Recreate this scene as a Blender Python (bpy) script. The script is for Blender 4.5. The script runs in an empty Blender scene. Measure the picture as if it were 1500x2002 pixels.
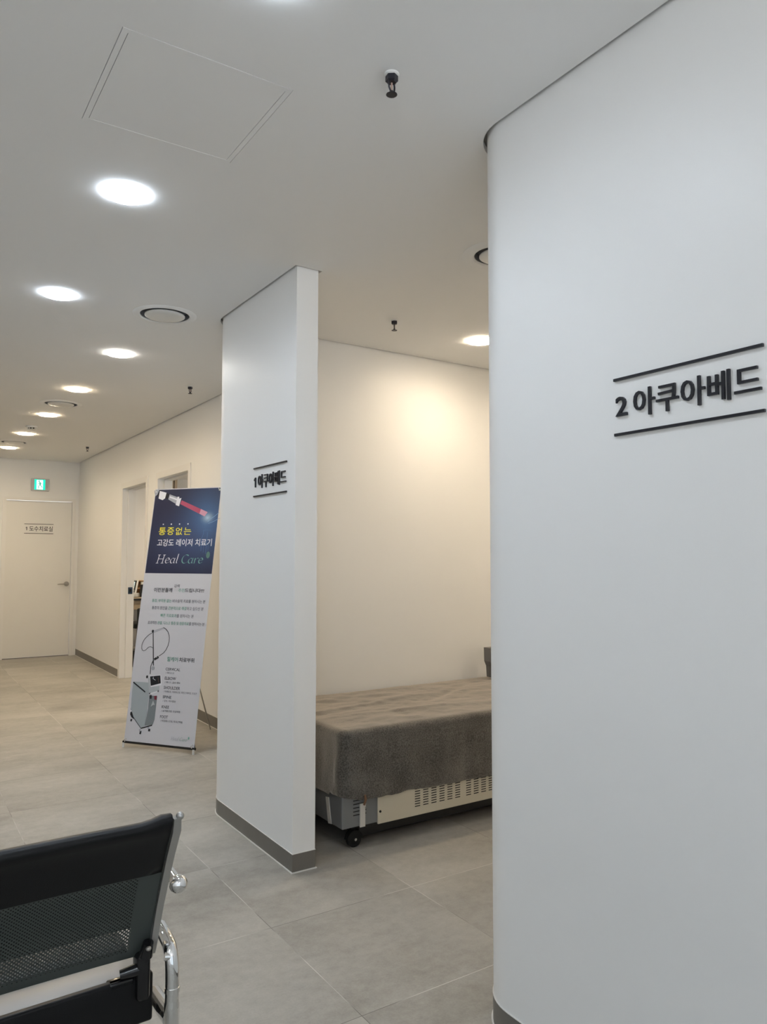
import bpy, math, random
from math import sin, cos, pi, radians
from mathutils import Vector, Matrix, noise
from mathutils.geometry import tessellate_polygon

random.seed(4)
SC = bpy.context.scene
COL = SC.collection

# ------------------------------------------------------------------ camera, view, world
CAM_H = 1.3025
cam_data = bpy.data.cameras.new('camera')
cam_data.sensor_fit = 'HORIZONTAL'
cam_data.sensor_width = 36.0
cam_data.lens = 35.5256
cam_data.clip_start = 0.02
cam = bpy.data.objects.new('camera', cam_data)
COL.objects.link(cam)
_r = Vector((0.8363497, -0.5481956, 0.0008067))
_u = Vector((-0.0327973, -0.0485680, 0.9982813))
_f = Vector((0.5472143, 0.8349387, 0.0585992))
cam.matrix_world = Matrix(((_r.x, _u.x, -_f.x, 0), (_r.y, _u.y, -_f.y, 0), (_r.z, _u.z, -_f.z, CAM_H), (0, 0, 0, 1)))
SC.camera = cam

SC.view_settings.view_transform = 'Standard'
SC.view_settings.look = 'None'
SC.view_settings.gamma = 1.0
SC.view_settings.use_curve_mapping = False
SC.view_settings.exposure = 0.17

world = bpy.data.worlds.new('world')
SC.world = world
world.use_nodes = True
_wt = world.node_tree                                      # overcast sky above; lower half brightened to throw added light on the ceiling
_tc = _wt.nodes.new('ShaderNodeTexCoord'); _sp = _wt.nodes.new('ShaderNodeSeparateXYZ'); _cr = _wt.nodes.new('ShaderNodeValToRGB'); _mr = _wt.nodes.new('ShaderNodeMapRange')
_wt.links.new(_tc.outputs['Generated'], _sp.inputs[0]); _wt.links.new(_sp.outputs[2], _mr.inputs[0])
_mr.inputs[1].default_value = -1; _mr.inputs[2].default_value = 1; _wt.links.new(_mr.outputs[0], _cr.inputs[0])
_cr.color_ramp.elements[0].position = 0.49; _cr.color_ramp.elements[0].color = (6.4, 6.6, 6.8, 1)
_cr.color_ramp.elements[1].position = 0.51; _cr.color_ramp.elements[1].color = (0.9, 1.03, 1.15, 1)
_wt.links.new(_cr.outputs[0], _wt.nodes['Background'].inputs[0])
world.node_tree.nodes['Background'].inputs[1].default_value = 1.0

COOL = (0.85, 0.96, 1.09)
NEUTRAL = (1.0, 0.95, 0.86)
WARM = (1.0, 0.79, 0.53)
ALCOVE = (1.0, 0.82, 0.60)
L_COOL, L_NEUTRAL, L_WARM, L_ALCOVE, L_ROOM = 104.0, 172.0, 225.0, 162.0, 400.0

# ------------------------------------------------------------------ key dimensions
H = 2.55                     # public ceiling
XP = 1.440                   # plane of the treatment-bay wall faces
XW = 2.126                   # corridor wall
YE = 10.675                  # end wall
Y0 = 2.879                   # near end of the pier
YB = 3.80                    # back wall of the open bay
YF = 3.905; RF = 0.20        # corridor side of the partition and its corner radius
YN = 1.738; RN = 0.155       # bay side of the near wall and its corner radius
GAP = 0.012                  # shadow gap round the ceiling

# ------------------------------------------------------------------ helpers
def lin(c):
    return tuple((x / 12.92 if x <= 0.04045 else ((x + 0.055) / 1.055) ** 2.4) for x in (v / 255 for v in c))

def mat(name, col, rough=0.5, metal=0.0, emit=None, estr=0.0, noise_amt=0.0, noise_scale=8.0, bump=0.0, bump_scale=200.0, spec=0.5, bump_dist=0.001):
    m = bpy.data.materials.new(name); m.use_nodes = True
    nt = m.node_tree; b = nt.nodes['Principled BSDF']
    b.inputs['Base Color'].default_value = (*col, 1)
    b.inputs['Roughness'].default_value = rough
    b.inputs['Metallic'].default_value = metal
    b.inputs['Specular IOR Level'].default_value = spec
    if emit:
        b.inputs['Emission Color'].default_value = (*emit, 1)
        b.inputs['Emission Strength'].default_value = estr
    tc = nt.nodes.new('ShaderNodeTexCoord')
    if noise_amt:
        n = nt.nodes.new('ShaderNodeTexNoise'); n.inputs['Scale'].default_value = noise_scale
        n.inputs['Detail'].default_value = 6
        nt.links.new(tc.outputs['Object'], n.inputs['Vector'])
        r = nt.nodes.new('ShaderNodeMapRange'); r.inputs[1].default_value = 0.3; r.inputs[2].default_value = 0.7
        r.inputs[3].default_value = 1 - noise_amt; r.inputs[4].default_value = 1 + noise_amt
        nt.links.new(n.outputs['Fac'], r.inputs[0])
        v = nt.nodes.new('ShaderNodeVectorMath'); v.operation = 'SCALE'
        v.inputs[0].default_value = col
        nt.links.new(r.outputs[0], v.inputs['Scale'])
        nt.links.new(v.outputs[0], b.inputs['Base Color'])
    if bump:
        n2 = nt.nodes.new('ShaderNodeTexNoise'); n2.inputs['Scale'].default_value = bump_scale
        n2.inputs['Detail'].default_value = 3
        nt.links.new(tc.outputs['Object'], n2.inputs['Vector'])
        bp = nt.nodes.new('ShaderNodeBump'); bp.inputs['Strength'].default_value = bump
        bp.inputs['Distance'].default_value = bump_dist
        nt.links.new(n2.outputs['Fac'], bp.inputs['Height'])
        nt.links.new(bp.outputs[0], b.inputs['Normal'])
    return m

class MB:
    """collects polygons and links them as one mesh object"""
    def __init__(s): s.v = []; s.f = []; s.m = []
    def add(s, verts, faces, mi=0, M=None):
        o = len(s.v)
        s.v += [tuple(M @ Vector(p)) if M else tuple(p) for p in verts]
        for f in faces:
            s.f.append([i + o for i in f]); s.m.append(mi)
        return s
    def box(s, a, b, mi=0, M=None):
        x0, y0, z0 = a; x1, y1, z1 = b
        v = [(x0,y0,z0),(x1,y0,z0),(x1,y1,z0),(x0,y1,z0),(x0,y0,z1),(x1,y0,z1),(x1,y1,z1),(x0,y1,z1)]
        return s.add(v, [(0,3,2,1),(4,5,6,7),(0,1,5,4),(1,2,6,5),(2,3,7,6),(3,0,4,7)], mi, M)
    def rbox(s, a, b, r, mi=0, M=None, seg=3):
        """box with rounded vertical-cross-section edges (rounded in x-y, chamfered in z)"""
        x0, y0, z0 = a; x1, y1, z1 = b
        def ring(ins, z):
            rr = max(r - ins, 1e-4); pts = []
            for cx, cy, a0 in ((x1-r, y1-r, 0), (x0+r, y1-r, 90), (x0+r, y0+r, 180), (x1-r, y0+r, 270)):
                for k in range(seg + 1):
                    t = radians(a0 + 90 * k / seg); pts.append((cx + rr * cos(t), cy + rr * sin(t), z))
            return pts
        c = min(r, (z1 - z0) / 2.01) ; rings = []
        for k in range(seg + 1):
            t = pi/2 * k / seg; rings.append(ring(c * (1 - sin(t)), z0 + c * (1 - cos(t))))
        for k in range(seg + 1):
            t = pi/2 * k / seg; rings.append(ring(c * (1 - cos(t)), z1 - c * (1 - sin(t))))
        return s.loft(rings, mi, M)
    def loft(s, rings, mi=0, M=None, caps=True, closed=True):
        n = len(rings[0]); v = [p for r in rings for p in r]; f = []
        for i in range(len(rings) - 1):
            for j in range(n if closed else n - 1):
                k = (j + 1) % n
                f.append((i*n+j, i*n+k, (i+1)*n+k, (i+1)*n+j))
        if caps:
            f.append(tuple(range(n))[::-1]); f.append(tuple(range((len(rings)-1)*n, len(rings)*n)))
        return s.add(v, f, mi, M)
    def lathe(s, prof, seg=32, mi=0, M=None, caps=True):
        """prof: list of (radius, z)"""
        rings = [[(r * cos(2*pi*k/seg), r * sin(2*pi*k/seg), z) for k in range(seg)] for r, z in prof]
        return s.loft(rings, mi, M, caps)
    def tube(s, pts, r, seg=12, mi=0, M=None, flat=1.0):
        pts = [Vector(p) for p in pts]; rr = r if isinstance(r, (list, tuple)) else [r] * len(pts)
        rings = []; up = None
        for i, p in enumerate(pts):
            t = (pts[min(i+1, len(pts)-1)] - pts[max(i-1, 0)]).normalized()
            if up is None:
                up = t.orthogonal().normalized()
            up = (up - t * up.dot(t)).normalized(); sd = t.cross(up)
            rings.append([tuple(p + up * rr[i] * cos(2*pi*k/seg) + sd * rr[i] * flat * sin(2*pi*k/seg)) for k in range(seg)])
        return s.loft(rings, mi, M)
    def prism(s, pts2, z0, z1, mi=0, M=None):
        """outline in x-y (counter-clockwise) raised from z0 to z1"""
        n = len(pts2)
        tri = tessellate_polygon([[Vector((p[0], p[1], 0)) for p in pts2]])
        v = [(p[0], p[1], z0) for p in pts2] + [(p[0], p[1], z1) for p in pts2]
        f = []
        for a, b, c in tri:
            A, B, Cc = pts2[a], pts2[b], pts2[c]
            if (B[0]-A[0])*(Cc[1]-A[1]) - (B[1]-A[1])*(Cc[0]-A[0]) < 0: b, c = c, b
            f.append((a, c, b)); f.append((a+n, b+n, c+n))
        area = sum(pts2[i][0]*pts2[(i+1)%n][1] - pts2[(i+1)%n][0]*pts2[i][1] for i in range(n))
        for i in range(n):
            j = (i+1) % n
            f.append((i, j, j+n, i+n) if area > 0 else (j, i, i+n, j+n))
        return s.add(v, f, mi, M)
    def sphere(s, c, r, mi=0, M=None, seg=20, sz=1.0):
        T = Matrix.Translation(c)
        prof = [(max(r * sin(pi*k/12), 1e-5), -r * sz * cos(pi*k/12)) for k in range(13)]
        return s.lathe(prof, seg, mi, (M @ T) if M else T)
    def build(s, name, mats, parent=None, smooth=35, kind=None, label=None, cat=None, group=None):
        me = bpy.data.meshes.new(name)
        me.from_pydata(s.v, [], s.f)
        if not isinstance(mats, (list, tuple)): mats = [mats]
        for m in mats: me.materials.append(m)
        for p, mi in zip(me.polygons, s.m): p.material_index = mi
        if smooth:
            for p in me.polygons: p.use_smooth = True
            me.set_sharp_from_angle(angle=radians(smooth))
        me.update()
        o = bpy.data.objects.new(name, me); COL.objects.link(o)
        if parent: o.parent = parent
        tag(o, label, cat, group, kind)
        return o

def tag(o, label=None, cat=None, group=None, kind=None):
    if label: o['label'] = label
    if cat: o['category'] = cat
    if group: o['group'] = group
    if kind: o['kind'] = kind
    return o

def empty(name, loc, label=None, cat=None, group=None, rz=0.0, M=None, kind=None):
    o = bpy.data.objects.new(name, None); COL.objects.link(o)
    o.empty_display_size = 0.05
    if M is not None: o.matrix_world = M
    else:
        o.location = loc; o.rotation_euler = (0, 0, rz)
    return tag(o, label, cat, group, kind)

def frame_matrix(origin, ex, ey):
    ex = Vector(ex).normalized(); ey = Vector(ey).normalized(); n = ex.cross(ey)
    o = Vector(origin)
    return Matrix(((ex.x, ey.x, n.x, o.x), (ex.y, ey.y, n.y, o.y), (ex.z, ey.z, n.z, o.z), (0, 0, 0, 1)))

def text_into(mb, body, x0, x1, y0, y1, z0, z1, weight=0.0, mis=0, M=None, spacing=1.0):
    """lettering fitted to the box x0..x1, y0..y1 and raised from z0 to z1"""
    cu = bpy.data.curves.new('lettering', 'FONT'); cu.body = body; cu.size = 1.0
    cu.extrude = 0.1; cu.offset = weight; cu.resolution_u = 3; cu.space_character = spacing
    o = bpy.data.objects.new('lettering', cu); COL.objects.link(o)
    nm = 1
    if isinstance(mis, (list, tuple)):
        nm = max(mis) + 1
        for _ in range(nm): cu.materials.append(None)
        for i, ch in enumerate(body): cu.body_format[i].material_index = mis[i]
    bpy.context.view_layer.update()
    me = bpy.data.meshes.new_from_object(o.evaluated_get(bpy.context.evaluated_depsgraph_get()))
    vs = [v.co.copy() for v in me.vertices]
    if vs:
        ax, bx = min(v.x for v in vs), max(v.x for v in vs); ay, by = min(v.y for v in vs), max(v.y for v in vs)
        out = [(x0 + (v.x-ax)/(bx-ax)*(x1-x0), y0 + (v.y-ay)/(by-ay)*(y1-y0), z0 + (v.z+0.1)/0.2*(z1-z0)) for v in vs]
        base = len(mb.v)
        mb.v += [tuple(M @ Vector(p)) if M else p for p in out]
        for p in me.polygons:
            mb.f.append([i + base for i in p.vertices])
            mb.m.append(p.material_index if isinstance(mis, (list, tuple)) else mis)
    bpy.data.objects.remove(o); bpy.data.curves.remove(cu); bpy.data.meshes.remove(me)

def arc(cx, cy, r, a0, a1, n=14):
    return [(cx + r*cos(radians(a0 + (a1-a0)*k/n)), cy + r*sin(radians(a0 + (a1-a0)*k/n))) for k in range(n+1)]

def offset_poly(pts, d):
    """move a closed counter-clockwise outline inwards by d (mitred)"""
    n = len(pts); out = []
    for i in range(n):
        p0, p1, p2 = Vector(pts[i-1]), Vector(pts[i]), Vector(pts[(i+1) % n])
        e1 = (p1-p0).normalized(); e2 = (p2-p1).normalized()
        n1 = Vector((-e1.y, e1.x)); n2 = Vector((-e2.y, e2.x))
        b = (n1+n2); k = d / max(b.dot(n1), 0.2)
        out.append(tuple(p1 + b*k))
    return out

def ribbon(mb, path, d0, d1, z0, z1, mi=0):
    """strip following an open path of wall points, from d0 to d1 to the LEFT of the path"""
    n = len(path)
    def off(d):
        out = []
        for i in range(n):
            p1 = Vector(path[i])
            e1 = (p1 - Vector(path[i-1])).normalized() if i else None
            e2 = (Vector(path[i+1]) - p1).normalized() if i < n-1 else None
            e1 = e1 or e2; e2 = e2 or e1
            n1 = Vector((-e1.y, e1.x)); n2 = Vector((-e2.y, e2.x)); b = n1+n2
            out.append(p1 + b * (d / max(b.dot(n1), 0.2)))
        return out
    a, b = off(d0), off(d1)
    rings = [[(a[i].x, a[i].y, z0), (b[i].x, b[i].y, z0), (b[i].x, b[i].y, z1), (a[i].x, a[i].y, z1)] for i in range(n)]
    mb.loft(rings, mi)

# ------------------------------------------------------------------ materials
wall_paint = mat('white_wall_paint', (0.87, 0.87, 0.86), rough=0.42, bump=0.12, bump_scale=260, spec=0.4, bump_dist=0.0006)
ceiling_paint = mat('ceiling_paint', (0.88, 0.88, 0.875), rough=0.85, bump=0.08, bump_scale=300)
gap_paint = mat('shadow_gap_metal', (0.45, 0.45, 0.44), rough=0.7)
door_paint = mat('door_paint', (0.82, 0.81, 0.78), rough=0.45, bump=0.05, bump_scale=300)
frame_paint = mat('frame_paint', (0.84, 0.83, 0.81), rough=0.4, spec=0.45)
skirt_mat = mat('grey_baseboard', lin((112, 108, 102)), rough=0.38, noise_amt=0.08, noise_scale=6)
caulk_mat = mat('white_caulk', (0.72, 0.71, 0.68), rough=0.5)
sign_black = mat('charcoal_acrylic', lin((30, 31, 38)), rough=0.35)
dark_metal = mat('dark_metal', (0.035, 0.035, 0.045), rough=0.35, metal=0.6)
bulb_glass = mat('sprinkler_bulb', (0.5, 0.35, 0.3), rough=0.15)
white_plastic = mat('white_plastic', (0.72, 0.72, 0.70), rough=0.4)
duct_dark = mat('duct_throat', (0.17, 0.18, 0.20), rough=0.7)
chrome = mat('polished_chrome', (0.82, 0.82, 0.82), rough=0.06, metal=1.0)
brushed = mat('brushed_side_frame', (0.46, 0.46, 0.45), rough=0.28, metal=0.9)
pan_steel = mat('pale_steel_pan', (0.33, 0.31, 0.285), rough=0.4, metal=0.2)
leather = mat('black_leather', (0.0045, 0.0048, 0.0055), rough=0.40, bump=0.25, bump_scale=500, spec=0.28)
black_plastic = mat('black_gloss_plastic', (0.008, 0.008, 0.009), rough=0.14)
black_paint = mat('black_painted_steel', (0.012, 0.012, 0.013), rough=0.4)
satin_nickel = mat('satin_nickel', (0.42, 0.40, 0.37), rough=0.35, metal=0.8)
seat_foam = mat('dark_fabric', (0.02, 0.02, 0.022), rough=0.8, bump=0.3, bump_scale=300)

def floor_material():
    m = bpy.data.materials.new('concrete_look_porcelain_tile'); m.use_nodes = True
    nt = m.node_tree; N = nt.nodes.new; L = nt.links.new; b = nt.nodes['Principled BSDF']
    tc = N('ShaderNodeTexCoord'); sep = N('ShaderNodeSeparateXYZ'); L(tc.outputs['Object'], sep.inputs[0])
    def math(op, a, bb=None, c=None):
        n = N('ShaderNodeMath'); n.operation = op
        for i, x in enumerate((a, bb, c)):
            if x is None: continue
            if isinstance(x, (int, float)): n.inputs[i].default_value = x
            else: L(x, n.inputs[i])
        return n.outputs[0]
    cells = []; dist = []
    for k, (o, pz) in enumerate(((1.172, 0.6045), (2.507, 0.609))):
        t = math('DIVIDE', math('SUBTRACT', sep.outputs[k], o), pz)
        cells.append(math('FLOOR', t))
        fr = math('FRACT', t)
        dist.append(math('MULTIPLY', math('MINIMUM', fr, math('SUBTRACT', 1.0, fr)), pz))
    dmin = math('MINIMUM', dist[0], dist[1])
    grout = math('MULTIPLY', math('LESS_THAN', dmin, 0.0013), 0.8)
    cell = N('ShaderNodeCombineXYZ'); L(cells[0], cell.inputs[0]); L(cells[1], cell.inputs[1])
    wn = N('ShaderNodeTexWhiteNoise'); wn.noise_dimensions = '3D'; L(cell.outputs[0], wn.inputs['Vector'])
    off = N('ShaderNodeVectorMath'); off.operation = 'MULTIPLY_ADD'
    L(wn.outputs['Color'], off.inputs[0]); off.inputs[1].default_value = (13, 17, 5); L(tc.outputs['Object'], off.inputs[2])
    def nz(scale, detail, rough, vec):
        n = N('ShaderNodeTexNoise'); n.inputs['Scale'].default_value = scale; n.inputs['Detail'].default_value = detail
        n.inputs['Roughness'].default_value = rough; L(vec, n.inputs['Vector']); return n.outputs['Fac']
    st = N('ShaderNodeMapping'); st.inputs['Scale'].default_value = (0.7, 1.5, 1); L(off.outputs[0], st.inputs[0])
    n1 = nz(1.8, 8, 0.62, st.outputs[0]); n2 = nz(26, 5, 0.6, off.outputs[0]); n3 = nz(160, 2, 0.5, off.outputs[0])
    mix = math('ADD', math('MULTIPLY', n1, 0.66), math('ADD', math('MULTIPLY', n2, 0.22), math('MULTIPLY', n3, 0.12)))
    tone = math('ADD', mix, math('MULTIPLY', math('SUBTRACT', wn.outputs['Value'], 0.5), 0.035))
    cr = N('ShaderNodeValToRGB'); L(tone, cr.inputs[0])
    e = cr.color_ramp.elements
    e[0].position = 0.34; e[0].color = (0.245, 0.232, 0.206, 1)
    e[1].position = 0.66; e[1].color = (0.465, 0.449, 0.410, 1)
    mid = e.new(0.5); mid.color = (0.362, 0.348, 0.315, 1)
    gn = nz(2.2, 3, 0.5, tc.outputs['Object'])
    gr = N('ShaderNodeValToRGB'); L(gn, gr.inputs[0])
    g = gr.color_ramp.elements; g[0].position = 0.47; g[0].color = (0.13, 0.122, 0.108, 1); g[1].position = 0.60; g[1].color = (0.66, 0.65, 0.61, 1)
    mx = N('ShaderNodeMix'); mx.data_type = 'RGBA'; L(grout, mx.inputs[0]); L(cr.outputs[0], mx.inputs[6]); L(gr.outputs[0], mx.inputs[7])
    L(mx.outputs[2], b.inputs['Base Color'])
    rr = N('ShaderNodeMapRange'); L(mix, rr.inputs[0]); rr.inputs[1].default_value = 0.3; rr.inputs[2].default_value = 0.7; rr.inputs[3].default_value = 0.42; rr.inputs[4].default_value = 0.56
    L(rr.outputs[0], b.inputs['Roughness'])
    b.inputs['Specular IOR Level'].default_value = 0.4
    bp = N('ShaderNodeBump'); bp.inputs['Strength'].default_value = 0.25; bp.inputs['Distance'].default_value = 0.001
    L(math('SUBTRACT', mix, math('MULTIPLY', grout, 0.5)), bp.inputs['Height']); L(bp.outputs[0], b.inputs['Normal'])
    return m

def fabric_material():
    m = bpy.data.materials.new('charcoal_fleece'); m.use_nodes = True
    nt = m.node_tree; N = nt.nodes.new; L = nt.links.new; b = nt.nodes['Principled BSDF']
    tc = N('ShaderNodeTexCoord')
    a = N('ShaderNodeTexNoise'); a.inputs['Scale'].default_value = 6; a.inputs['Detail'].default_value = 5; L(tc.outputs['Object'], a.inputs['Vector'])
    c = N('ShaderNodeTexNoise'); c.inputs['Scale'].default_value = 170; c.inputs['Detail'].default_value = 4; L(tc.outputs['Object'], c.inputs['Vector'])
    mm = N('ShaderNodeMath'); mm.operation = 'MULTIPLY_ADD'; L(c.outputs['Fac'], mm.inputs[0]); mm.inputs[1].default_value = 0.75; ma = N('ShaderNodeMath'); ma.operation = 'MULTIPLY'; L(a.outputs['Fac'], ma.inputs[0]); ma.inputs[1].default_value = 0.45; L(ma.outputs[0], mm.inputs[2])
    cr = N('ShaderNodeValToRGB'); L(mm.outputs[0], cr.inputs[0])
    e = cr.color_ramp.elements; e[0].position = 0.47; e[0].color = (0.018, 0.017, 0.0155, 1); e[1].position = 0.74; e[1].color = (0.120, 0.112, 0.100, 1)
    L(cr.outputs[0], b.inputs['Base Color']); b.inputs['Roughness'].default_value = 0.95
    b.inputs['Sheen Weight'].default_value = 1.0; b.inputs['Sheen Tint'].default_value = (1.0, 0.90, 0.78, 1); b.inputs['Sheen Roughness'].default_value = 0.5
    bp = N('ShaderNodeBump'); bp.inputs['Strength'].default_value = 0.6; bp.inputs['Distance'].default_value = 0.003
    L(c.outputs['Fac'], bp.inputs['Height']); L(bp.outputs[0], b.inputs['Normal'])
    return m

def perforated_material():
    """dark painted sheet steel pierced by a staggered grid of round holes"""
    m = bpy.data.materials.new('perforated_steel'); m.use_nodes = True
    nt = m.node_tree; N = nt.nodes.new; L = nt.links.new; b = nt.nodes['Principled BSDF']
    b.inputs['Base Color'].default_value = (*lin((72, 78, 76)), 1); b.inputs['Metallic'].default_value = 0.25; b.inputs['Roughness'].default_value = 0.42
    uv = N('ShaderNodeUVMap'); uv.uv_map = 'sheet'
    sep = N('ShaderNodeSeparateXYZ'); L(uv.outputs[0], sep.inputs[0])
    def math(op, a, bb=None):
        n = N('ShaderNodeMath'); n.operation = op
        for i, x in enumerate((a, bb)):
            if x is None: continue
            if isinstance(x, (int, float)): n.inputs[i].default_value = x
            else: L(x, n.inputs[i])
        return n.outputs[0]
    P = 0.0088
    def grid(ox, oy):
        fx = math('SUBTRACT', math('FRACT', math('ADD', math('DIVIDE', sep.outputs[0], P), ox)), 0.5)
        fy = math('SUBTRACT', math('FRACT', math('ADD', math('DIVIDE', sep.outputs[1], P), oy)), 0.5)
        return math('SQRT', math('ADD', math('MULTIPLY', fx, fx), math('MULTIPLY', fy, fy)))
    d = math('MINIMUM', grid(0, 0), grid(0.5, 0.5))
    hole = math('LESS_THAN', d, 0.19)
    # plain borders round the pierced field (u runs from the right edge, v from the bottom)
    inside = math('MULTIPLY', math('MULTIPLY', math('GREATER_THAN', sep.outputs[0], 0.045), math('LESS_THAN', sep.outputs[0], 0.475)), math('GREATER_THAN', sep.outputs[1], 0.02))
    fac = math('MULTIPLY', hole, inside)
    tr = N('ShaderNodeBsdfTransparent'); mx = N('ShaderNodeMixShader')
    L(fac, mx.inputs[0]); L(b.outputs[0], mx.inputs[1]); L(tr.outputs[0], mx.inputs[2])
    out = nt.nodes['Material Output']; L(mx.outputs[0], out.inputs[0])
    return m

floor_mat = floor_material(); fleece = fabric_material(); perforated = perforated_material()

# ================================================================== THE SETTING
W_TOP = H + 0.03
near_arc = arc(XP + RN, YN - RN, RN, 180, 90)            # from the wall face round to the bay side
pier_arc = arc(XP + RF, YF - RF, RF, 180, 90)
XR = 4.60

MB().box((-3.3, -3.2, -0.05), (5.4, 10.8, 0.0)).build('floor', floor_mat, kind='structure', smooth=0,
    label='grey concrete-look porcelain floor tiles with thin grout lines', cat='floor')

def with_back(mb, pts, z0, z1, mi=0): return mb.prism(pts, z0, z1, mi)

# near wall carrying the number 2 sign: one leaf along the hall, round corner, partition into the bays
near_pts = [(XP, -1.2), (XP + 0.1, -1.2), (XP + 0.1, YN - 0.1), (XR, YN - 0.1), (XR, YN)] + near_arc[::-1]
MB().prism(near_pts, 0, W_TOP).build('wall_near', wall_paint, kind='structure', label='large white wall on the right with a rounded corner and the number 2 sign', cat='wall')
part_pts = [(XP + 0.104, YF - RF), (XP + 0.104, YB), (XR, YB), (XR, YF)] + pier_arc[::-1]
MB().box((XP, Y0, 0), (XP + 0.104, YF - RF, W_TOP)).build('wall_pier', wall_paint, kind='structure', label='narrow white wall pier with the number 1 sign beside the bed bay', cat='wall')

MB().prism(part_pts, 0, W_TOP).build('wall_partition', wall_paint, kind='structure', label='partition at the back of the bed bay', cat='wall')
OP = [(6.25, 7.13), (7.50, 8.40)]                         # the two open doorways
DOOR_H = 2.045
cw = MB()
for a, b in ((YF, OP[0][0]), (OP[0][1], OP[1][0]), (OP[1][1], YE)):
    cw.box((XW, a, 0), (XW + 0.12, b, W_TOP))
for a, b in OP: cw.box((XW, a, DOOR_H), (XW + 0.12, b, W_TOP))
cw.build('wall_corridor', wall_paint, kind='structure', smooth=0, label='beige-lit corridor wall with two open doorways', cat='wall')
DX0, DX1 = 1.243, 2.058                                   # closed door in the end wall
ew = MB()
ew.box((-3.3, YE, 0), (DX0, YE + 0.12, W_TOP)); ew.box((DX1, YE, 0), (5.4, YE + 0.12, W_TOP)); ew.box((DX0, YE, 2.03), (DX1, YE + 0.12, W_TOP))
ew.build('wall_end', wall_paint, kind='structure', smooth=0, label='end wall of the corridor with a closed door and exit sign', cat='wall')
MB().box((-3.3, -3.1, 0), (-3.2, YE, W_TOP)).build('wall_left', wall_paint, kind='structure', smooth=0)
ADDED_WIN = [(-2.9, -1.1), (-0.8, 1.0)]                         # unseen windows added behind the camera to let in fill light
wl = MB(); xe_ = [-3.3] + [v for w in ADDED_WIN for v in w] + [5.4]
for a, b in zip(xe_[::2], xe_[1::2]): wl.box((a, -3.2, 0), (b, -3.1, W_TOP))
for a, b in ADDED_WIN: wl.box((a, -3.2, 0), (b, -3.1, 0.5)); wl.box((a, -3.2, 2.35), (b, -3.1, W_TOP))
wl.build('wall_back', wall_paint, kind='structure', smooth=0)
glass = bpy.data.materials.new('added_window_glass'); glass.use_nodes = True
_n = glass.node_tree; _t = _n.nodes.new('ShaderNodeBsdfTransparent'); _g = _n.nodes.new('ShaderNodeBsdfGlossy'); _g.inputs['Roughness'].default_value = 0.02
_m = _n.nodes.new('ShaderNodeMixShader'); _m.inputs[0].default_value = 0.06
_n.links.new(_t.outputs[0], _m.inputs[1]); _n.links.new(_g.outputs[0], _m.inputs[2]); _n.links.new(_m.outputs[0], _n.nodes['Material Output'].inputs[0])
for i, (a, b) in enumerate(ADDED_WIN):
    wn_ = MB(); c_ = (a + b) / 2
    for x in (a, c_ - 0.02, b - 0.04): wn_.box((x, -3.18, 0.5), (x + 0.04, -3.12, 2.35))
    wn_.box((a, -3.18, 0.5), (b, -3.12, 0.54)); wn_.box((a, -3.18, 2.31), (b, -3.12, 2.35))
    wf_ = wn_.build('added_window_%d' % (i + 1), frame_paint, kind='structure', smooth=0)
    MB().box((a + 0.04, -3.152, 0.54), (b - 0.04, -3.148, 2.31)).build('pane', glass, wf_, smooth=0)
MB().box((XR, -3.1, 0), (XR + 0.1, YF, W_TOP)).build('wall_bay', wall_paint, kind='structure', smooth=0)
MB().box((5.25, YF, 0), (5.35, YE, 2.45)).build('wall_office', wall_paint, kind='structure', smooth=0)

# ceiling slab: stops short of every wall, leaving the dark shadow gap
room_pts = [(-3.2, -3.1), (XR, -3.1), (XR, YN - 0.1), (XP + 0.1, YN - 0.1), (XP + 0.1, -1.2), (XP, -1.2)] + near_arc + \
           [(XR, YN), (XR, YB), (XP + 0.104, YB), (XP + 0.104, Y0), (XP, Y0)] + pier_arc + [(XW, YF), (XW, YE), (-3.2, YE)]
outer = offset_poly(room_pts, GAP)
HX0, HX1, HY0, HY1 = 0.425, 0.872, 1.773, 2.224           # access hatch
VENTS = [(1.165, 3.845), (1.155, 6.585), (1.125, 9.10), (2.085, 2.305)]
def circle(cx, cy, r, n=40): return [(cx + r*cos(2*pi*k/n), cy + r*sin(2*pi*k/n)) for k in range(n)]
holes = [[(HX0, HY0), (HX1, HY0), (HX1, HY1), (HX0, HY1)]] + [circle(x, y, 0.124 if i < 3 else 0.105) for i, (x, y) in enumerate(VENTS)]
cu = bpy.data.curves.new('c', 'CURVE'); cu.dimensions = '2D'; cu.fill_mode = 'BOTH'; cu.extrude = 0.01
for poly in [outer] + holes:
    sp = cu.splines.new('POLY'); sp.points.add(len(poly) - 1); sp.use_cyclic_u = True
    for p, c in zip(sp.points, poly): p.co = (c[0], c[1], 0, 1)
tmp = bpy.data.objects.new('c', cu); COL.objects.link(tmp); bpy.context.view_layer.update()
cme = bpy.data.meshes.new_from_object(tmp.evaluated_get(bpy.context.evaluated_depsgraph_get()))
cme.transform(Matrix.Translation((0, 0, H + 0.01)))
bpy.data.objects.remove(tmp)
cb = MB(); cb.v = [tuple(v.co) for v in cme.vertices]; cb.f = [list(p.vertices) for p in cme.polygons]; cb.m = [0] * len(cb.f)
ceil = cb.build('ceiling', [ceiling_paint, gap_paint], kind='structure', smooth=0, label='flat white ceiling with a shadow gap along the walls', cat='ceiling')
MB().box((-3.3, -3.2, H + 0.03), (5.4, 10.8, H + 0.06)).build('ceiling', gap_paint, kind='structure', smooth=0)
MB().box((XW + 0.12, YF, 2.41), (5.25, YE, 2.43)).build('ceiling', ceiling_paint, kind='structure', smooth=0)

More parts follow.
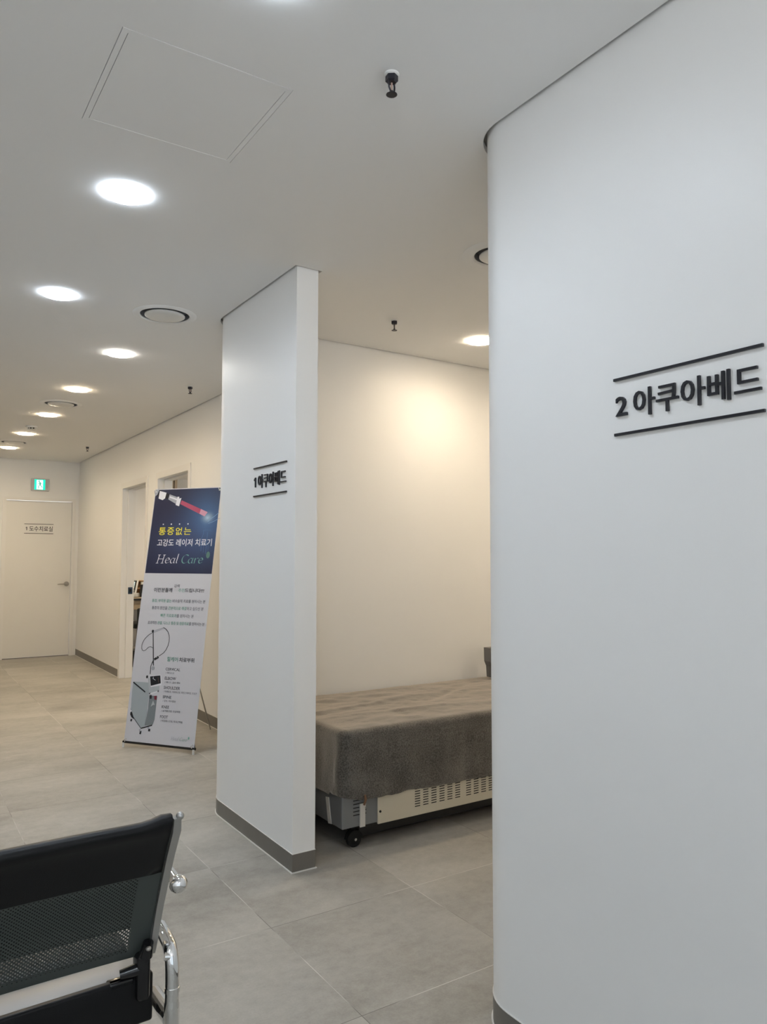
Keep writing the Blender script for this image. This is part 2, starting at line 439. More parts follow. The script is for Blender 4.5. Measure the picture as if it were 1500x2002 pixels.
# baseboards with their line of caulk
def baseboard(side, path, h=0.075):
    mb = MB(); ribbon(mb, path, -0.002, 0.0018, 0.0, h)
    o = mb.build('baseboard_' + side, skirt_mat, kind='structure', label='grey skirting at the foot of the ' + side + ' wall', cat='baseboard')
    c = MB(); ribbon(c, path, 0.0018, 0.0065, 0.0, 0.004); c.build('caulk_line', caulk_mat, o, label='thin white sealant line')
    c = MB(); ribbon(c, path, 0.0, 0.0026, h, h + 0.0022); c.build('top_bead', caulk_mat, o, label='thin white sealant line')
baseboard('near', [(XP, -1.2)] + near_arc + [(XR, YN)])
baseboard('pier', [(XP + 0.104, YB), (XP + 0.104, Y0), (XP, Y0)] + pier_arc + [(XW, YF)])
baseboard('bay', [(XR, YN), (XR, YB), (XP + 0.104, YB)])
for a, b, s in ((YF, OP[0][0] - 0.05, 'niche'), (OP[0][1] + 0.05, OP[1][0] - 0.05, 'doorway'), (OP[1][1] + 0.052, YE - 0.012, 'corridor')):
    baseboard(s, [(XW, a), (XW, b)], 0.085)

# doorways in the corridor wall
for i, (a, b) in enumerate(OP):
    d = empty('door_%d' % (i + 2), (XW, (a + b) / 2, 0), ('off-white frame of the open doorway nearest the end door', 'off-white frame of the open doorway behind the banner')[1 - i], 'doorway', kind='structure')
    M = Matrix.Translation((-XW, -(a + b) / 2, 0))
    fr = MB()
    for y, s in ((a, 1), (b, -1)):
        fr.box((XW - 0.009, min(y, y - s*0.046), 0), (XW + 0.004, max(y, y - s*0.046) , DOOR_H + 0.046), 0, M)      # casing
        fr.box((XW - 0.009, min(y, y + s*0.012), 0), (XW + 0.128, max(y, y + s*0.012), DOOR_H), 0, M)               # lining
        fr.box((XW + 0.052, min(y + s*0.012, y + s*0.026), 0), (XW + 0.128, max(y + s*0.012, y + s*0.026), DOOR_H - 0.012), 0, M)  # rebate
    fr.box((XW - 0.009, a + 0.0005, DOOR_H), (XW + 0.004, b - 0.0005, DOOR_H + 0.046), 0, M)
    fr.box((XW - 0.009, a + 0.012, DOOR_H - 0.012), (XW + 0.128, b - 0.012, DOOR_H + 0.001), 0, M)
    fr.box((XW + 0.052, a + 0.026, DOOR_H - 0.026), (XW + 0.128, b - 0.026, DOOR_H - 0.012), 0, M)
    fr.build('door_frame', frame_paint, d, smooth=0)
    if i == 1:
        sp = MB(); sp.rbox((XW + 0.066, b - 0.032, 0.895), (XW + 0.112, b - 0.0255, 0.968), 0.003, 0, M)
        sp.box((XW + 0.078, b - 0.0335, 0.915), (XW + 0.100, b - 0.0315, 0.948), 1, M)
        sp.build('strike_plate', [mat('blue_black_strike', lin((45, 62, 82)), rough=0.4, metal=0.4), black_plastic], d, label='dark blue-black latch plate')

# closed door in the end wall
d = empty('door_1', ((DX0 + DX1) / 2, YE, 0), 'closed cream door at the far end of the corridor', 'door', kind='structure')
M = Matrix.Translation((-(DX0 + DX1) / 2, -YE, 0))
fr = MB()
fr.box((DX0 - 0.03, YE - 0.012, 0), (DX0 + 0.012, YE + 0.09, 2.06), 0, M); fr.box((DX1 - 0.012, YE - 0.012, 0), (DX1 + 0.03, YE + 0.09, 2.06), 0, M)
fr.box((DX0 + 0.012, YE - 0.012, 2.022), (DX1 - 0.012, YE + 0.09, 2.06), 0, M)
fr.build('door_frame', frame_paint, d, smooth=0)
MB().box((DX0 + 0.015, YE + 0.022, 0.008), (DX1 - 0.015, YE + 0.06, 2.019), 0, M).build('door_leaf', door_paint, d, smooth=0)
MB().box((DX0 + 0.012, YE + 0.02, 0.0), (DX1 - 0.012, YE + 0.09, 0.004), 0, M).build('threshold', black_paint, d, smooth=0)
hd = MB(); HM = M @ Matrix.Translation((2.0, YE + 0.022, 0.938)) @ Matrix.Rotation(radians(90), 4, 'X')
hd.lathe([(0.0005, 0.0), (0.031, 0.0), (0.031, 0.008), (0.027, 0.012), (0.0005, 0.012)], 28, 0, HM)
hd.lathe([(0.010, 0.010), (0.010, 0.05), (0.0005, 0.05)], 16, 0, HM)
hd.tube([M @ Vector((2.0, YE - 0.024, 0.938)), M @ Vector((1.965, YE - 0.027, 0.938)), M @ Vector((1.93, YE - 0.024, 0.937)), M @ Vector((1.884, YE - 0.02, 0.934))], [0.0095, 0.009, 0.0075, 0.006], 12)
hd.build('lever_handle', satin_nickel, d, label='satin nickel lever handle')

# ================================================================== CEILING FITTINGS
def lens_mat(name, col, s):
    m = mat(name, (0.9, 0.9, 0.9), rough=0.4, emit=col, estr=s)
    nt = m.node_tree; g = nt.nodes.new('ShaderNodeNewGeometry'); d = nt.nodes.new('ShaderNodeVectorMath'); d.operation = 'DOT_PRODUCT'
    nt.links.new(g.outputs['Incoming'], d.inputs[0]); d.inputs[1].default_value = (0, 0, -1)      # diffuser throws more light downwards than sideways
    mx = nt.nodes.new('ShaderNodeMath'); mx.operation = 'MAXIMUM'; nt.links.new(d.outputs['Value'], mx.inputs[0]); mx.inputs[1].default_value = 0.15
    pw = nt.nodes.new('ShaderNodeMath'); pw.operation = 'POWER'; nt.links.new(mx.outputs[0], pw.inputs[0]); pw.inputs[1].default_value = 0.6
    ml = nt.nodes.new('ShaderNodeMath'); ml.operation = 'MULTIPLY'; nt.links.new(pw.outputs[0], ml.inputs[0]); ml.inputs[1].default_value = s
    nt.links.new(ml.outputs[0], nt.nodes['Principled BSDF'].inputs['Emission Strength']); return m
LENS = {'cool': lens_mat('lens_cool_white', COOL, L_COOL), 'neutral': lens_mat('lens_neutral_white', NEUTRAL, L_NEUTRAL),
        'warm': lens_mat('lens_warm_white', WARM, L_WARM), 'alcove': lens_mat('lens_warm_bay', ALCOVE, L_ALCOVE), 'room': lens_mat('lens_office', ALCOVE, L_ROOM)}
def downlight(x, y, kind, label, group=None, r=0.076, z=H):
    t = empty('downlight', (x, y, z), label, 'ceiling light', group)
    ring = MB(); ring.lathe([(r + 0.0005, 0.001), (r + 0.004, 0.0003), (r + 0.004, -0.0010), (r + 0.0015, -0.0016), (r - 0.0005, -0.0016)], 48, caps=False)
    ring.build('trim_ring', white_plastic, t)
    ln = MB(); ln.lathe([(r, -0.0005), (r, -0.0060), (r * 0.95, -0.0086), (r * 0.8, -0.0105), (r * 0.4, -0.0118), (0.0005, -0.0122)], 48)  # domed below the ceiling so the rim adds a bloom-like halo
    ln.build('lens', LENS[kind], t, label='glowing white lens')
    return t
downlight(0.648, 2.607, 'cool', 'largest bright white downlight, below the access hatch in the photo', 'hall downlights')
downlight(0.645, 3.808, 'cool', 'round white downlight to the left of the nearest round air diffuser', 'hall downlights')
downlight(1.160, 4.740, 'neutral', 'round downlight beyond the nearest round air diffuser', 'corridor downlights')
downlight(1.156, 5.943, 'warm', 'round downlight just in front of the middle air diffuser', 'corridor downlights')
downlight(1.152, 7.160, 'warm', 'round downlight between the middle air diffuser and the small detector', 'corridor downlights')
downlight(1.146, 8.400, 'warm', 'round downlight just beyond the small white detector', 'corridor downlights')
downlight(1.135, 9.600, 'warm', 'farthest downlight, nearest the exit sign at the end wall', 'corridor downlights')
downlight(2.833, 3.303, 'alcove', 'warm downlight over the bed, half hidden by the big near wall', 'bay downlights')
downlight(4.03, 3.303, 'alcove', 'added warm downlight over the head of the bed, hidden behind the near wall', 'bay downlights')  # unseen lamp added to brighten the bay
downlight(4.03, 2.2, 'alcove', 'added warm downlight in the far corner of the bay, hidden behind the near wall', 'bay downlights')  # another added lamp, lifts the bay wall and ceiling
for x, y, k in ((0.65, 1.405, 'cool'), (-0.9, -0.2, 'cool'), (0.65, -1.8, 'cool'), (-0.75, 5.0, 'cool'), (-1.8, -0.6, 'cool'), (-0.75, 3.4, 'cool')):  # first continues the visible row; the others are added, unseen fill lamps
    downlight(x, y, k, 'unseen cool white downlight lighting the waiting hall', 'waiting hall downlights')
downlight(3.2, 9.3, 'room', 'unseen warm downlight added inside the room behind the open doorways', 'office downlights', z=2.41)  # this lamp and the next are added unseen to light the far room
downlight(3.6, 6.6, 'room', 'unseen warm downlight added inside the room behind the open doorways', 'office downlights', z=2.41)

def diffuser(x, y, ro, rt, rd, label):
    """round air diffuser: flange, dark throat, dropped centre disc"""
    t = empty('air_diffuser', (x, y, H), label, 'ceiling vent', 'round air diffusers')
    MB().lathe([(rt, 0.019), (rt, -0.003), (rt + 0.006, -0.007), (ro - 0.012, -0.006), (ro, -0.001), (ro, 0.0)], 56, caps=False).build('flange', ceiling_paint, t)
    MB().lathe([(rt - 0.001, 0.0), (rt - 0.006, 0.028), (0.0005, 0.0285)], 56, caps=False).build('throat', duct_dark, t, label='dark opening')
    MB().lathe([(0.0005, 0.002), (rd - 0.01, 0.002), (rd, -0.003), (rd, -0.007), (rd - 0.006, -0.011), (rd * 0.5, -0.015), (0.0005, -0.016)], 56).build('centre_disc', white_plastic, t)
    MB().lathe([(0.012, 0.0055), (0.012, 0.028)], 16).build('stem', duct_dark, t)
diffuser(*VENTS[0], 0.160, 0.124, 0.101, 'nearest round white air diffuser, left of the pier top')
diffuser(*VENTS[1], 0.160, 0.124, 0.101, 'middle round air diffuser, among the small far corridor downlights')
diffuser(*VENTS[2], 0.160, 0.124, 0.101, 'farthest round air diffuser, at the left edge near the exit sign')
diffuser(*VENTS[3], 0.155, 0.105, 0.084, 'round air diffuser in the bed bay, cut by the big near wall')

# sprinklers
def sprinkler(x, y, rz, label):
    t = empty('sprinkler_head', (x, y, H), label, 'sprinkler', 'pendent sprinkler heads', rz)
    MB().lathe([(0.0005, 0.0005), (0.0195, 0.0005), (0.0195, -0.0015), (0.018, -0.004), (0.0155, -0.006), (0.0005, -0.006)], 32).build('escutcheon', white_plastic, t, label='white ceiling plate')
    b = MB(); b.lathe([(0.0005, -0.006), (0.0165, -0.006), (0.0165, -0.020), (0.012, -0.023), (0.0005, -0.023)], 6)
    for s in (1, -1):
        b.tube([(s*0.0115, 0, -0.021), (s*0.0135, 0, -0.030), (s*0.0125, 0, -0.040), (s*0.004, 0, -0.049)], 0.0024, 8)
    b.lathe([(0.0005, -0.045), (0.005, -0.046), (0.0055, -0.054), (0.0005, -0.054)], 12)
    b.build('frame', dark_metal, t)
    MB().lathe([(0.0005, -0.0225), (0.0022, -0.024), (0.0026, -0.035), (0.0018, -0.045), (0.0005, -0.0455)], 12).build('glass_bulb', bulb_glass, t)
    dd = MB(); n = 24
    pts = []
    for k in range(n * 2):
        r = 0.0145 if k % 2 else 0.0115
        a = 2*pi*k/(n*2); pts.append((r*cos(a), r*sin(a)))
    dd.prism(pts, -0.0565, -0.054); dd.build('deflector', dark_metal, t, smooth=0)
    return t
sprinkler(1.054, 1.571, 0.4, 'large dark sprinkler head hanging at the top centre of the ceiling')
sprinkler(2.206, 3.263, 0.9, 'small sprinkler head over the bed bay, right of the pier')
sprinkler(1.825, 5.377, 0.7, 'small dark sprinkler head just left of the pier top')
sprinkler(1.874, 9.016, 0.7, 'tiny farthest sprinkler head near the end wall corner')

t = empty('smoke_detector', (1.126, 7.885, H), 'small white ceiling detector with dark slots between two corridor downlights', 'detector')
MB().lathe([(0.0005, 0.0), (0.052, 0.0), (0.052, -0.012), (0.046, -0.018), (0.0005, -0.018)], 32).build('base', white_plastic, t)
MB().lathe([(0.0005, -0.017), (0.033, -0.017), (0.033, -0.030), (0.0005, -0.030)], 32).build('sensing_chamber', black_plastic, t, label='dark slotted chamber')
cap = MB(); cap.lathe([(0.0005, -0.0295), (0.036, -0.0295), (0.032, -0.038), (0.012, -0.042), (0.0005, -0.042)], 32)
for k in range(8):
    a = 2*pi*k/8; cap.tube([(0.034*cos(a), 0.034*sin(a), -0.017), (0.034*cos(a), 0.034*sin(a), -0.031)], 0.0045, 6)
cap.build('cap', white_plastic, t)

# access hatch
t = empty('ceiling_access_hatch', ((HX0+HX1)/2, (HY0+HY1)/2, H), 'square white access hatch with a thin frame in the near ceiling', 'access panel')
cx, cy = (HX0+HX1)/2, (HY0+HY1)/2
hf = MB(); g = 0.0014; wf = 0.0145
x0, x1, y0, y1 = HX0-cx+g, HX1-cx-g, HY0-cy+g*0.8, HY1-cy+0.001
for a, b in (((x0, y0), (x0+wf, y1)), ((x1-wf, y0), (x1, y1)), ((x0+wf, y0), (x1-wf, y0+wf)), ((x0+wf, y1-wf), (x1-wf, y1))):
    hf.box((a[0], a[1], -0.0005), (b[0], b[1], 0.012))
hf.build('frame', ceiling_paint, t, smooth=0)
MB().box((x0+wf+g, y0+wf+g*0.5, 0.0), (x1-wf-g, y1-wf-0.0003, 0.010)).build('panel', ceiling_paint, t, smooth=0)
MB().box((x0, y0, 0.0125), (x1, y1, 0.018)).build('backing_tray', gap_paint, t, smooth=0)

# ================================================================== SIGNS
def wall_sign(name, label, M, x0, x1, z0, z1, num, word, numbox, wordbox, bar=0.0062, depth=0.0065, weight=0.007, sp=1.0):
    t = empty(name, (0, 0, 0), label, 'sign', M=M)
    for z in (z0, z1):
        MB().box((x0, z - bar/2, 0.0005), (x1, z + bar/2, depth)).build('bar', sign_black, t, smooth=0)
    mb = MB()
    if num == '1':
        a, b, c, d = numbox; st_ = (d - c) * 0.155
        mb.prism([(b - st_, c), (b, c), (b, d), (b - st_ * 0.75, d), (a, d - (d - c) * 0.19), (a, d - (d - c) * 0.33), (b - st_, d - (d - c) * 0.20)], 0.0005, depth)
    else: text_into(mb, num, numbox[0], numbox[1], numbox[2], numbox[3], 0.0005, depth, weight)
    mb.build('numeral', sign_black, t, smooth=0)
    mb = MB()
    text_into(mb, word, wordbox[0], wordbox[1], wordbox[2], wordbox[3], 0.0005, depth, weight if num == '2' else 0.003, spacing=sp)
    mb.build('lettering', sign_black, t, smooth=0)
MW = frame_matrix((XP, 1.19, 1.59), (0, -1, 0), (0, 0, 1))
wall_sign('wall_sign', 'number 2 sign in raised black letters on the large right wall', MW, 0.0, 0.368, 0.0, 0.131, '2', '아쿠아베드', (0.005, 0.037, 0.043, 0.089), (0.056, 0.362, 0.034, 0.098))
MW = frame_matrix((XP, 3.308, 1.583), (0, -1, 0), (0, 0, 1))
wall_sign('wall_sign', 'number 1 sign in raised black letters on the narrow pier', MW, 0.0, 0.350, 0.0, 0.131, '1', '아쿠아베드', (0.008, 0.024, 0.042, 0.088), (0.052, 0.344, 0.034, 0.098))
MW = frame_matrix((1.472, YE + 0.022, 1.597), (1, 0, 0), (0, 0, 1))
wall_sign('door_sign', 'small sign in black letters on the closed cream door', MW, 0.0, 0.350, 0.0, 0.122, '1', '도수치료실', (0.018, 0.034, 0.040, 0.084), (0.060, 0.342, 0.028, 0.095), bar=0.006, depth=0.004)

# exit sign
MW = frame_matrix((1.535, YE, 2.150), (1, 0, 0), (0, 0, 1))
t = empty('exit_sign', (0, 0, 0), 'lit green running man exit sign above the closed door', 'exit sign', M=MW)
MB().rbox((0, 0, 0), (0.215, 0.158, 0.032), 0.004).build('housing', mat('exit_housing', (0.55, 0.55, 0.55), rough=0.45), t, smooth=0)
green_lit = mat('exit_green_lit', (0.0, 0.35, 0.2), emit=(0.0, 0.66, 0.48), estr=1.1)
white_lit = mat('exit_white_lit', (0.8, 0.9, 0.85), emit=(0.75, 1.0, 0.93), estr=1.25)
fig_green = mat('exit_figure_green', (0.0, 0.18, 0.11), emit=(0.05, 0.42, 0.30), estr=0.8)
MB().box((0.036, 0.014, 0.032), (0.166, 0.147, 0.0335)).build('green_panel', green_lit, t, smooth=0, label='glowing green panel')
dr = MB(); dr.prism([(0.062, 0.018), (0.138, 0.018), (0.138, 0.139), (0.062, 0.139)], 0.0335, 0.0342)
dr.build('doorway_picture', white_lit, t, smooth=0, label='glowing white doorway')
rm = MB()
def stroke(mb, pts, w, z0, z1, mi=0, M=None):
    """flat line of width w through pts"""
    n = len(pts); P = [Vector(p) for p in pts]; L, R = [], []
    for i in range(n):
        t = (P[min(i+1, n-1)] - P[max(i-1, 0)]).normalized(); nn = Vector((-t.y, t.x)) * (w/2)
        L.append(P[i] + nn); R.append(P[i] - nn)
    for i in range(n-1):
        mb.prism([tuple(R[i]), tuple(R[i+1]), tuple(L[i+1]), tuple(L[i])], z0, z1, mi, M)
rm.prism(circle(0.091, 0.124, 0.0095, 14), 0.0342, 0.0348)
stroke(rm, [(0.098, 0.112), (0.104, 0.095), (0.103, 0.075)], 0.017, 0.0342, 0.0348)
stroke(rm, [(0.104, 0.105), (0.122, 0.096), (0.128, 0.083)], 0.007, 0.0342, 0.0348)
stroke(rm, [(0.098, 0.106), (0.084, 0.094), (0.078, 0.080)], 0.007, 0.0342, 0.0348)
stroke(rm, [(0.102, 0.076), (0.086, 0.060), (0.088, 0.038), (0.078, 0.030)], 0.009, 0.0342, 0.0348)
stroke(rm, [(0.104, 0.077), (0.118, 0.060), (0.132, 0.044)], 0.009, 0.0342, 0.0348)
rm.build('running_figure', fig_green, t, smooth=0)
MB().lathe([(0.0005, 0.032), (0.003, 0.032), (0.003, 0.035), (0.0005, 0.035)], 12, 0, Matrix.Translation((0.19, 0.05, 0))).build('test_button', mat('red_button', (0.4, 0.05, 0.03)), t)

# ================================================================== X BANNER
BA, BB, BD = Vector((1.4016, 5.3719, 0.04)), Vector((1.7289, 4.9279, 0.04)), Vector((0.13286, 0.09793, 0.98629))
BW = 0.5516
MBN = frame_matrix(BA, BB - BA, BD)
t = empty('banner_stand', (0, 0, 0), 'tall leaning advertising banner on a stand, navy top and white bottom', 'banner', M=MBN)
white_print = mat('banner_white_print', lin((206, 206, 213)), rough=0.45)
SH = MB(); n = 24; W0, W1 = -0.003, 0.562
rings = []
for k in range(n + 1):
    v = 0.0 + 1.778 * k / n; z = 0.006 * sin(pi * k / n) ** 2
    sh = 0.0
    rings.append([(W0 + sh, v, z), (W1 + sh - 0.006 * k / n, v, z), (W1 + sh - 0.006 * k / n, v, z - 0.0006), (W0 + sh, v, z - 0.0006)])
SH.loft(rings); sheet = SH.build('banner_sheet', white_print, t, smooth=60)
def zb(v): return 0.006 * sin(pi * min(max(v / 1.778, 0), 1)) ** 2
# navy header (print with its own lighter blue cloud)
hm = bpy.data.materials.new('navy_header_print'); hm.use_nodes = True
nt = hm.node_tree; bs = nt.nodes['Principled BSDF']; bs.inputs['Roughness'].default_value = 0.42
tc = nt.nodes.new('ShaderNodeTexCoord')
def blob(cx, cy, rx, ry):
    mp = nt.nodes.new('ShaderNodeMapping'); mp.inputs['Location'].default_value = (-cx/rx, -cy/ry, 0); mp.inputs['Scale'].default_value = (1/rx, 1/ry, 0.01)
    nt.links.new(tc.outputs['Object'], mp.inputs[0])
    g = nt.nodes.new('ShaderNodeTexGradient'); g.gradient_type = 'QUADRATIC_SPHERE'; nt.links.new(mp.outputs[0], g.inputs[0]); return g.outputs['Fac']
def mixc(fac, a, c):
    mx = nt.nodes.new('ShaderNodeMix'); mx.data_type = 'RGBA'; nt.links.new(fac, mx.inputs[0])
    if isinstance(a, tuple): mx.inputs[6].default_value = (*a, 1)
    else: nt.links.new(a, mx.inputs[6])
    mx.inputs[7].default_value = (*c, 1); return mx.outputs[2]
c1 = mixc(blob(0.46, 1.52, 0.34, 0.42), lin((40, 42, 68)), lin((82, 120, 168)))
c1 = mixc(blob(0.47, 1.555, 0.075, 0.06), c1, lin((190, 215, 230)))
c1 = mixc(blob(0.30, 1.40, 0.45, 0.30), c1, lin((62, 74, 112)))
nt.links.new(c1, bs.inputs['Base Color'])
HP = MB(); rings = []
for k in range(13):
    v = 1.157 + 0.615 * k / 12; z = zb(v) + 0.0001; e = 0.556 - 0.006 * v / 1.778 + 0.004
    rings.append([(0.002, v, z), (e, v, z), (e, v, z + 0.0005), (0.002, v, z + 0.0005)])
HP.loft(rings); HP.build('navy_header', hm, sheet, smooth=60, label='navy blue printed header')

INK = {k: mat('print_' + k, lin(c), rough=0.5) for k, c in dict(black=(22, 24, 32), white=(225, 226, 232), lgrey=(165, 168, 178), grey=(120, 122, 128),
    pink=(176, 78, 104), palepink=(205, 150, 170), ltblue=(140, 175, 215), midblue=(78, 112, 160), leaf=(92, 128, 118), brown=(110, 80, 70), red=(120, 40, 58),
    dv1=(163, 172, 178), dv2=(176, 182, 188), dv3=(122, 130, 136), yellow=(232, 222, 70), green=(88, 150, 132), mint=(118, 172, 160), dark=(52, 54, 66), mid=(96, 98, 110)).items()}
KEYS = list(INK)
def art(name, L, par, label=None):
    mb = MB(); used = []; z = 0.0008
    for it in L:
        c = it[1]
        if c not in used: used.append(c)
        mi = used.index(c); z += 0.00002
        if it[0] == 'P':
            v = sum(p[1] for p in it[2]) / len(it[2]); b = zb(v)
            pts = it[2]
            mb.prism(pts, b - 0.0005, b + z, mi)
        elif it[0] == 'S':
            P = it[3]
            for i in range(len(P) - 1):
                b = zb((P[i][1] + P[i+1][1]) / 2)
                stroke(mb, [P[i], P[i+1]], it[2], b, b + z, mi)
                if i: mb.prism(circle(P[i][0], P[i][1], it[2]/2, 8), b, b + z, mi)
        else:
            (x, y), rx, ry = it[2], it[3], it[4]; b = zb(y)
            mb.prism([(x + rx*cos(2*pi*k/20), y + ry*sin(2*pi*k/20)) for k in range(20)], b, b + z, mi)
    return mb.build(name, [INK[c] for c in used], par, smooth=0, label=label)
LASER_ART = [
('P', 'lgrey', [(-0.012, 1.768), (0.0309, 1.7815), (0.0296, 1.7431), (0.0015, 1.7232)]),
('P', 'black', [(0.0322, 1.7726), (0.0551, 1.766), (0.0348, 1.7164), (0.0166, 1.7287)]),
('P', 'white', [(0.0369, 1.7636), (0.0973, 1.7482), (0.0909, 1.7072), (0.071, 1.6936), (0.0336, 1.7064)]),
('P', 'black', [(0.0977, 1.7458), (0.1275, 1.7367), (0.1194, 1.6982), (0.0907, 1.7084)]),
('P', 'lgrey', [(0.1263, 1.7356), (0.2042, 1.71), (0.1921, 1.6614), (0.1194, 1.6982)]),
('P', 'white', [(0.1317, 1.7214), (0.2004, 1.6985), (0.1979, 1.6869), (0.1284, 1.7109)]),
('P', 'white', [(0.198, 1.716), (0.2138, 1.7133), (0.2107, 1.7017), (0.2317, 1.7052), (0.2199, 1.6445), (0.189, 1.6545)]),
('P', 'pink', [(0.2374, 1.6876), (0.4664, 1.5961), (0.4444, 1.5653), (0.2277, 1.6605)]),
('P', 'palepink', [(0.4081, 1.6202), (0.4664, 1.5961), (0.4444, 1.5653), (0.3995, 1.5861)]),
('S', 'ltblue', 0.0025, [(0.4754, 1.5251), (0.5012, 1.5501), (0.5252, 1.5638), (0.5603, 1.5914)]),
('S', 'ltblue', 0.002, [(0.4832, 1.5137), (0.5233, 1.5272), (0.5715, 1.5518)]),
('S', 'midblue', 0.003, [(0.4501, 1.469), (0.4512, 1.4353), (0.4419, 1.4073), (0.4483, 1.3067)]),
('S', 'midblue', 0.003, [(0.4846, 1.4518), (0.4873, 1.379), (0.4882, 1.2955)]),
('S', 'midblue', 0.002, [(0.4509, 1.4634), (0.4728, 1.4688), (0.5117, 1.4655)]),
('S', 'midblue', 0.0018, [(0.5008, 1.3733), (0.5031, 1.3399), (0.5046, 1.3177)]),
('S', 'midblue', 0.0018, [(0.4623, 1.3735), (0.4676, 1.3067)]),
('E', 'leaf', (0.5095, 1.2889), 0.015, 0.024)]
DEVICE_ART = [
('P', 'dv1', [(0.0157, 0.4466), (0.0489, 0.4617), (0.0951, 0.468), (0.1291, 0.4603), (0.1423, 0.4344), (0.1557, 0.3295), (0.1579, 0.2063), (0.1528, 0.117), (0.1259, 0.0965), (0.0524, 0.1653), (0.0228, 0.2194), (0.0145, 0.3321), (0.0145, 0.4083)]),
('P', 'dv2', [(0.1331, 0.4339), (0.2328, 0.3867), (0.2354, 0.3438), (0.1585, 0.3259)]),
('P', 'dv3', [(0.1585, 0.3259), (0.2258, 0.3338), (0.2256, 0.1593), (0.216, 0.1254), (0.1534, 0.1133), (0.1637, 0.229)]),
('P', 'dv2', [(0.1827, 0.2415), (0.1972, 0.2834), (0.2152, 0.2548), (0.2016, 0.2539)]),
('P', 'white', [(0.1427, 0.4477), (0.2388, 0.4567), (0.2533, 0.3879), (0.1658, 0.3707)]),
('P', 'black', [(0.1492, 0.4416), (0.2325, 0.4526), (0.2437, 0.4005), (0.1646, 0.379)]),
('S', 'white', 0.003, [(0.1787, 0.4402), (0.1758, 0.4287), (0.1981, 0.4186), (0.2021, 0.4075), (0.1928, 0.3919)]),
('S', 'brown', 0.004, [(0.1614, 0.4317), (0.1715, 0.3945)]),
('S', 'brown', 0.003, [(0.2161, 0.4385), (0.2255, 0.4051)]),
('S', 'black', 0.0085, [(0.0166, 0.395), (0.1245, 0.3351)]),
('S', 'black', 0.0075, [(0.0501, 0.1651), (0.1262, 0.0946), (0.212, 0.1214)]),
('P', 'black', [(0.0222, 0.1931), (0.0306, 0.1993), (0.0501, 0.18), (0.0556, 0.1506), (0.0367, 0.1604), (0.0222, 0.1781)]),
('S', 'black', 0.0025, [(0.0202, 0.2211), (0.0437, 0.2058)]),
('S', 'black', 0.0025, [(0.0213, 0.2136), (0.0449, 0.1984)]),
('S', 'black', 0.012, [(0.0385, 0.1493), (0.0348, 0.1341)]),
('S', 'lgrey', 0.014, [(0.1156, 0.0883), (0.1201, 0.0739)]),
('S', 'black', 0.013, [(0.1255, 0.078), (0.1229, 0.0556)]),
('S', 'lgrey', 0.015, [(0.1818, 0.1081), (0.1857, 0.0974)]),
('S', 'black', 0.016, [(0.1928, 0.0961), (0.193, 0.0796)]),
('S', 'black', 0.0062, [(0.1318, 0.7491), (0.1676, 0.5156)]),
('E', 'black', (0.1295, 0.749), 0.0085, 0.0105),
('S', 'grey', 0.0015, [(0.1376, 0.7512), (0.2137, 0.7771)]),
('S', 'grey', 0.0015, [(0.14, 0.7416), (0.217, 0.7706)]),
('S', 'black', 0.0038, [(0.2135, 0.7783), (0.2386, 0.7663), (0.2549, 0.7495), (0.2674, 0.7268), (0.2719, 0.7077), (0.2733, 0.6847), (0.2675, 0.6539), (0.2561, 0.6266), (0.2384, 0.6048), (0.2045, 0.5822)]),
('S', 'black', 0.0155, [(0.2007, 0.5763), (0.1685, 0.5569)]),
('S', 'white', 0.003, [(0.1848, 0.5737), (0.1913, 0.5702)]),
('S', 'black', 0.003, [(0.1255, 0.7372), (0.1079, 0.7288), (0.0908, 0.7164), (0.0742, 0.7003), (0.0624, 0.6842), (0.0535, 0.6644), (0.0503, 0.6449), (0.0529, 0.6275), (0.061, 0.6151), (0.0733, 0.6118), (0.0867, 0.6174), (0.097, 0.6275), (0.1073, 0.6376), (0.1253, 0.643), (0.1453, 0.6353)]),
('S', 'black', 0.0042, [(0.162, 0.5535), (0.1532, 0.534), (0.1456, 0.5069), (0.1482, 0.4575)]),
('S', 'black', 0.003, [(0.1649, 0.5498), (0.1584, 0.5304)]),
('E', 'lgrey', (0.1655, 0.4983), 0.012, 0.014),
('E', 'black', (0.1255, 0.4373), 0.008, 0.01),
('P', 'red', [(0.202, 0.3136), (0.2223, 0.3168), (0.224, 0.2889), (0.2064, 0.2896)]),
('S', 'white', 0.008, [(0.1656, 0.3252), (0.2339, 0.3474)]),
('E', 'black', (0.1667, 0.3272), 0.009, 0.006),
('E', 'black', (0.2294, 0.3471), 0.004, 0.006),
('P', 'black', [(0.1645, 0.3169), (0.1806, 0.3179), (0.1818, 0.2937), (0.169, 0.2928)])]

art('laser_picture', LASER_ART, sheet, 'printed silver handpiece with a red beam')
art('machine_picture', DEVICE_ART, sheet, 'printed grey wheeled machine with a screen')

def words(name, items, par=None):
    mb = MB(); used = []
    for body, x0, x1, y0, y1, col, wt in items:
        z = zb((y0 + y1) / 2)
        if isinstance(col, str):
            if col not in used: used.append(col)
            text_into(mb, body, x0, x1, y0, y1, z + 0.0006, z + 0.0010, wt, used.index(col))
        else:      # runs of (number of characters, colour)
            mis = []
            for k, c in col:
                if c not in used: used.append(c)
                mis += [used.index(c)] * k
            mis = (mis + [mis[-1]] * len(body))[:len(body)]
            # every slot up to the highest must exist
            text_into(mb, body, x0, x1, y0, y1, z + 0.0006, z + 0.0010, wt, mis)
    return mb.build(name, [INK[c] for c in used], sheet, smooth=0)
words('headline', [('통', .073, .133, 1.434, 1.490, 'yellow', .006), ('증', .145, .203, 1.434, 1.489, 'yellow', .006),
                   ('없', .218, .275, 1.433, 1.488, 'yellow', .006), ('는', .287, .348, 1.434, 1.487, 'yellow', .006)])
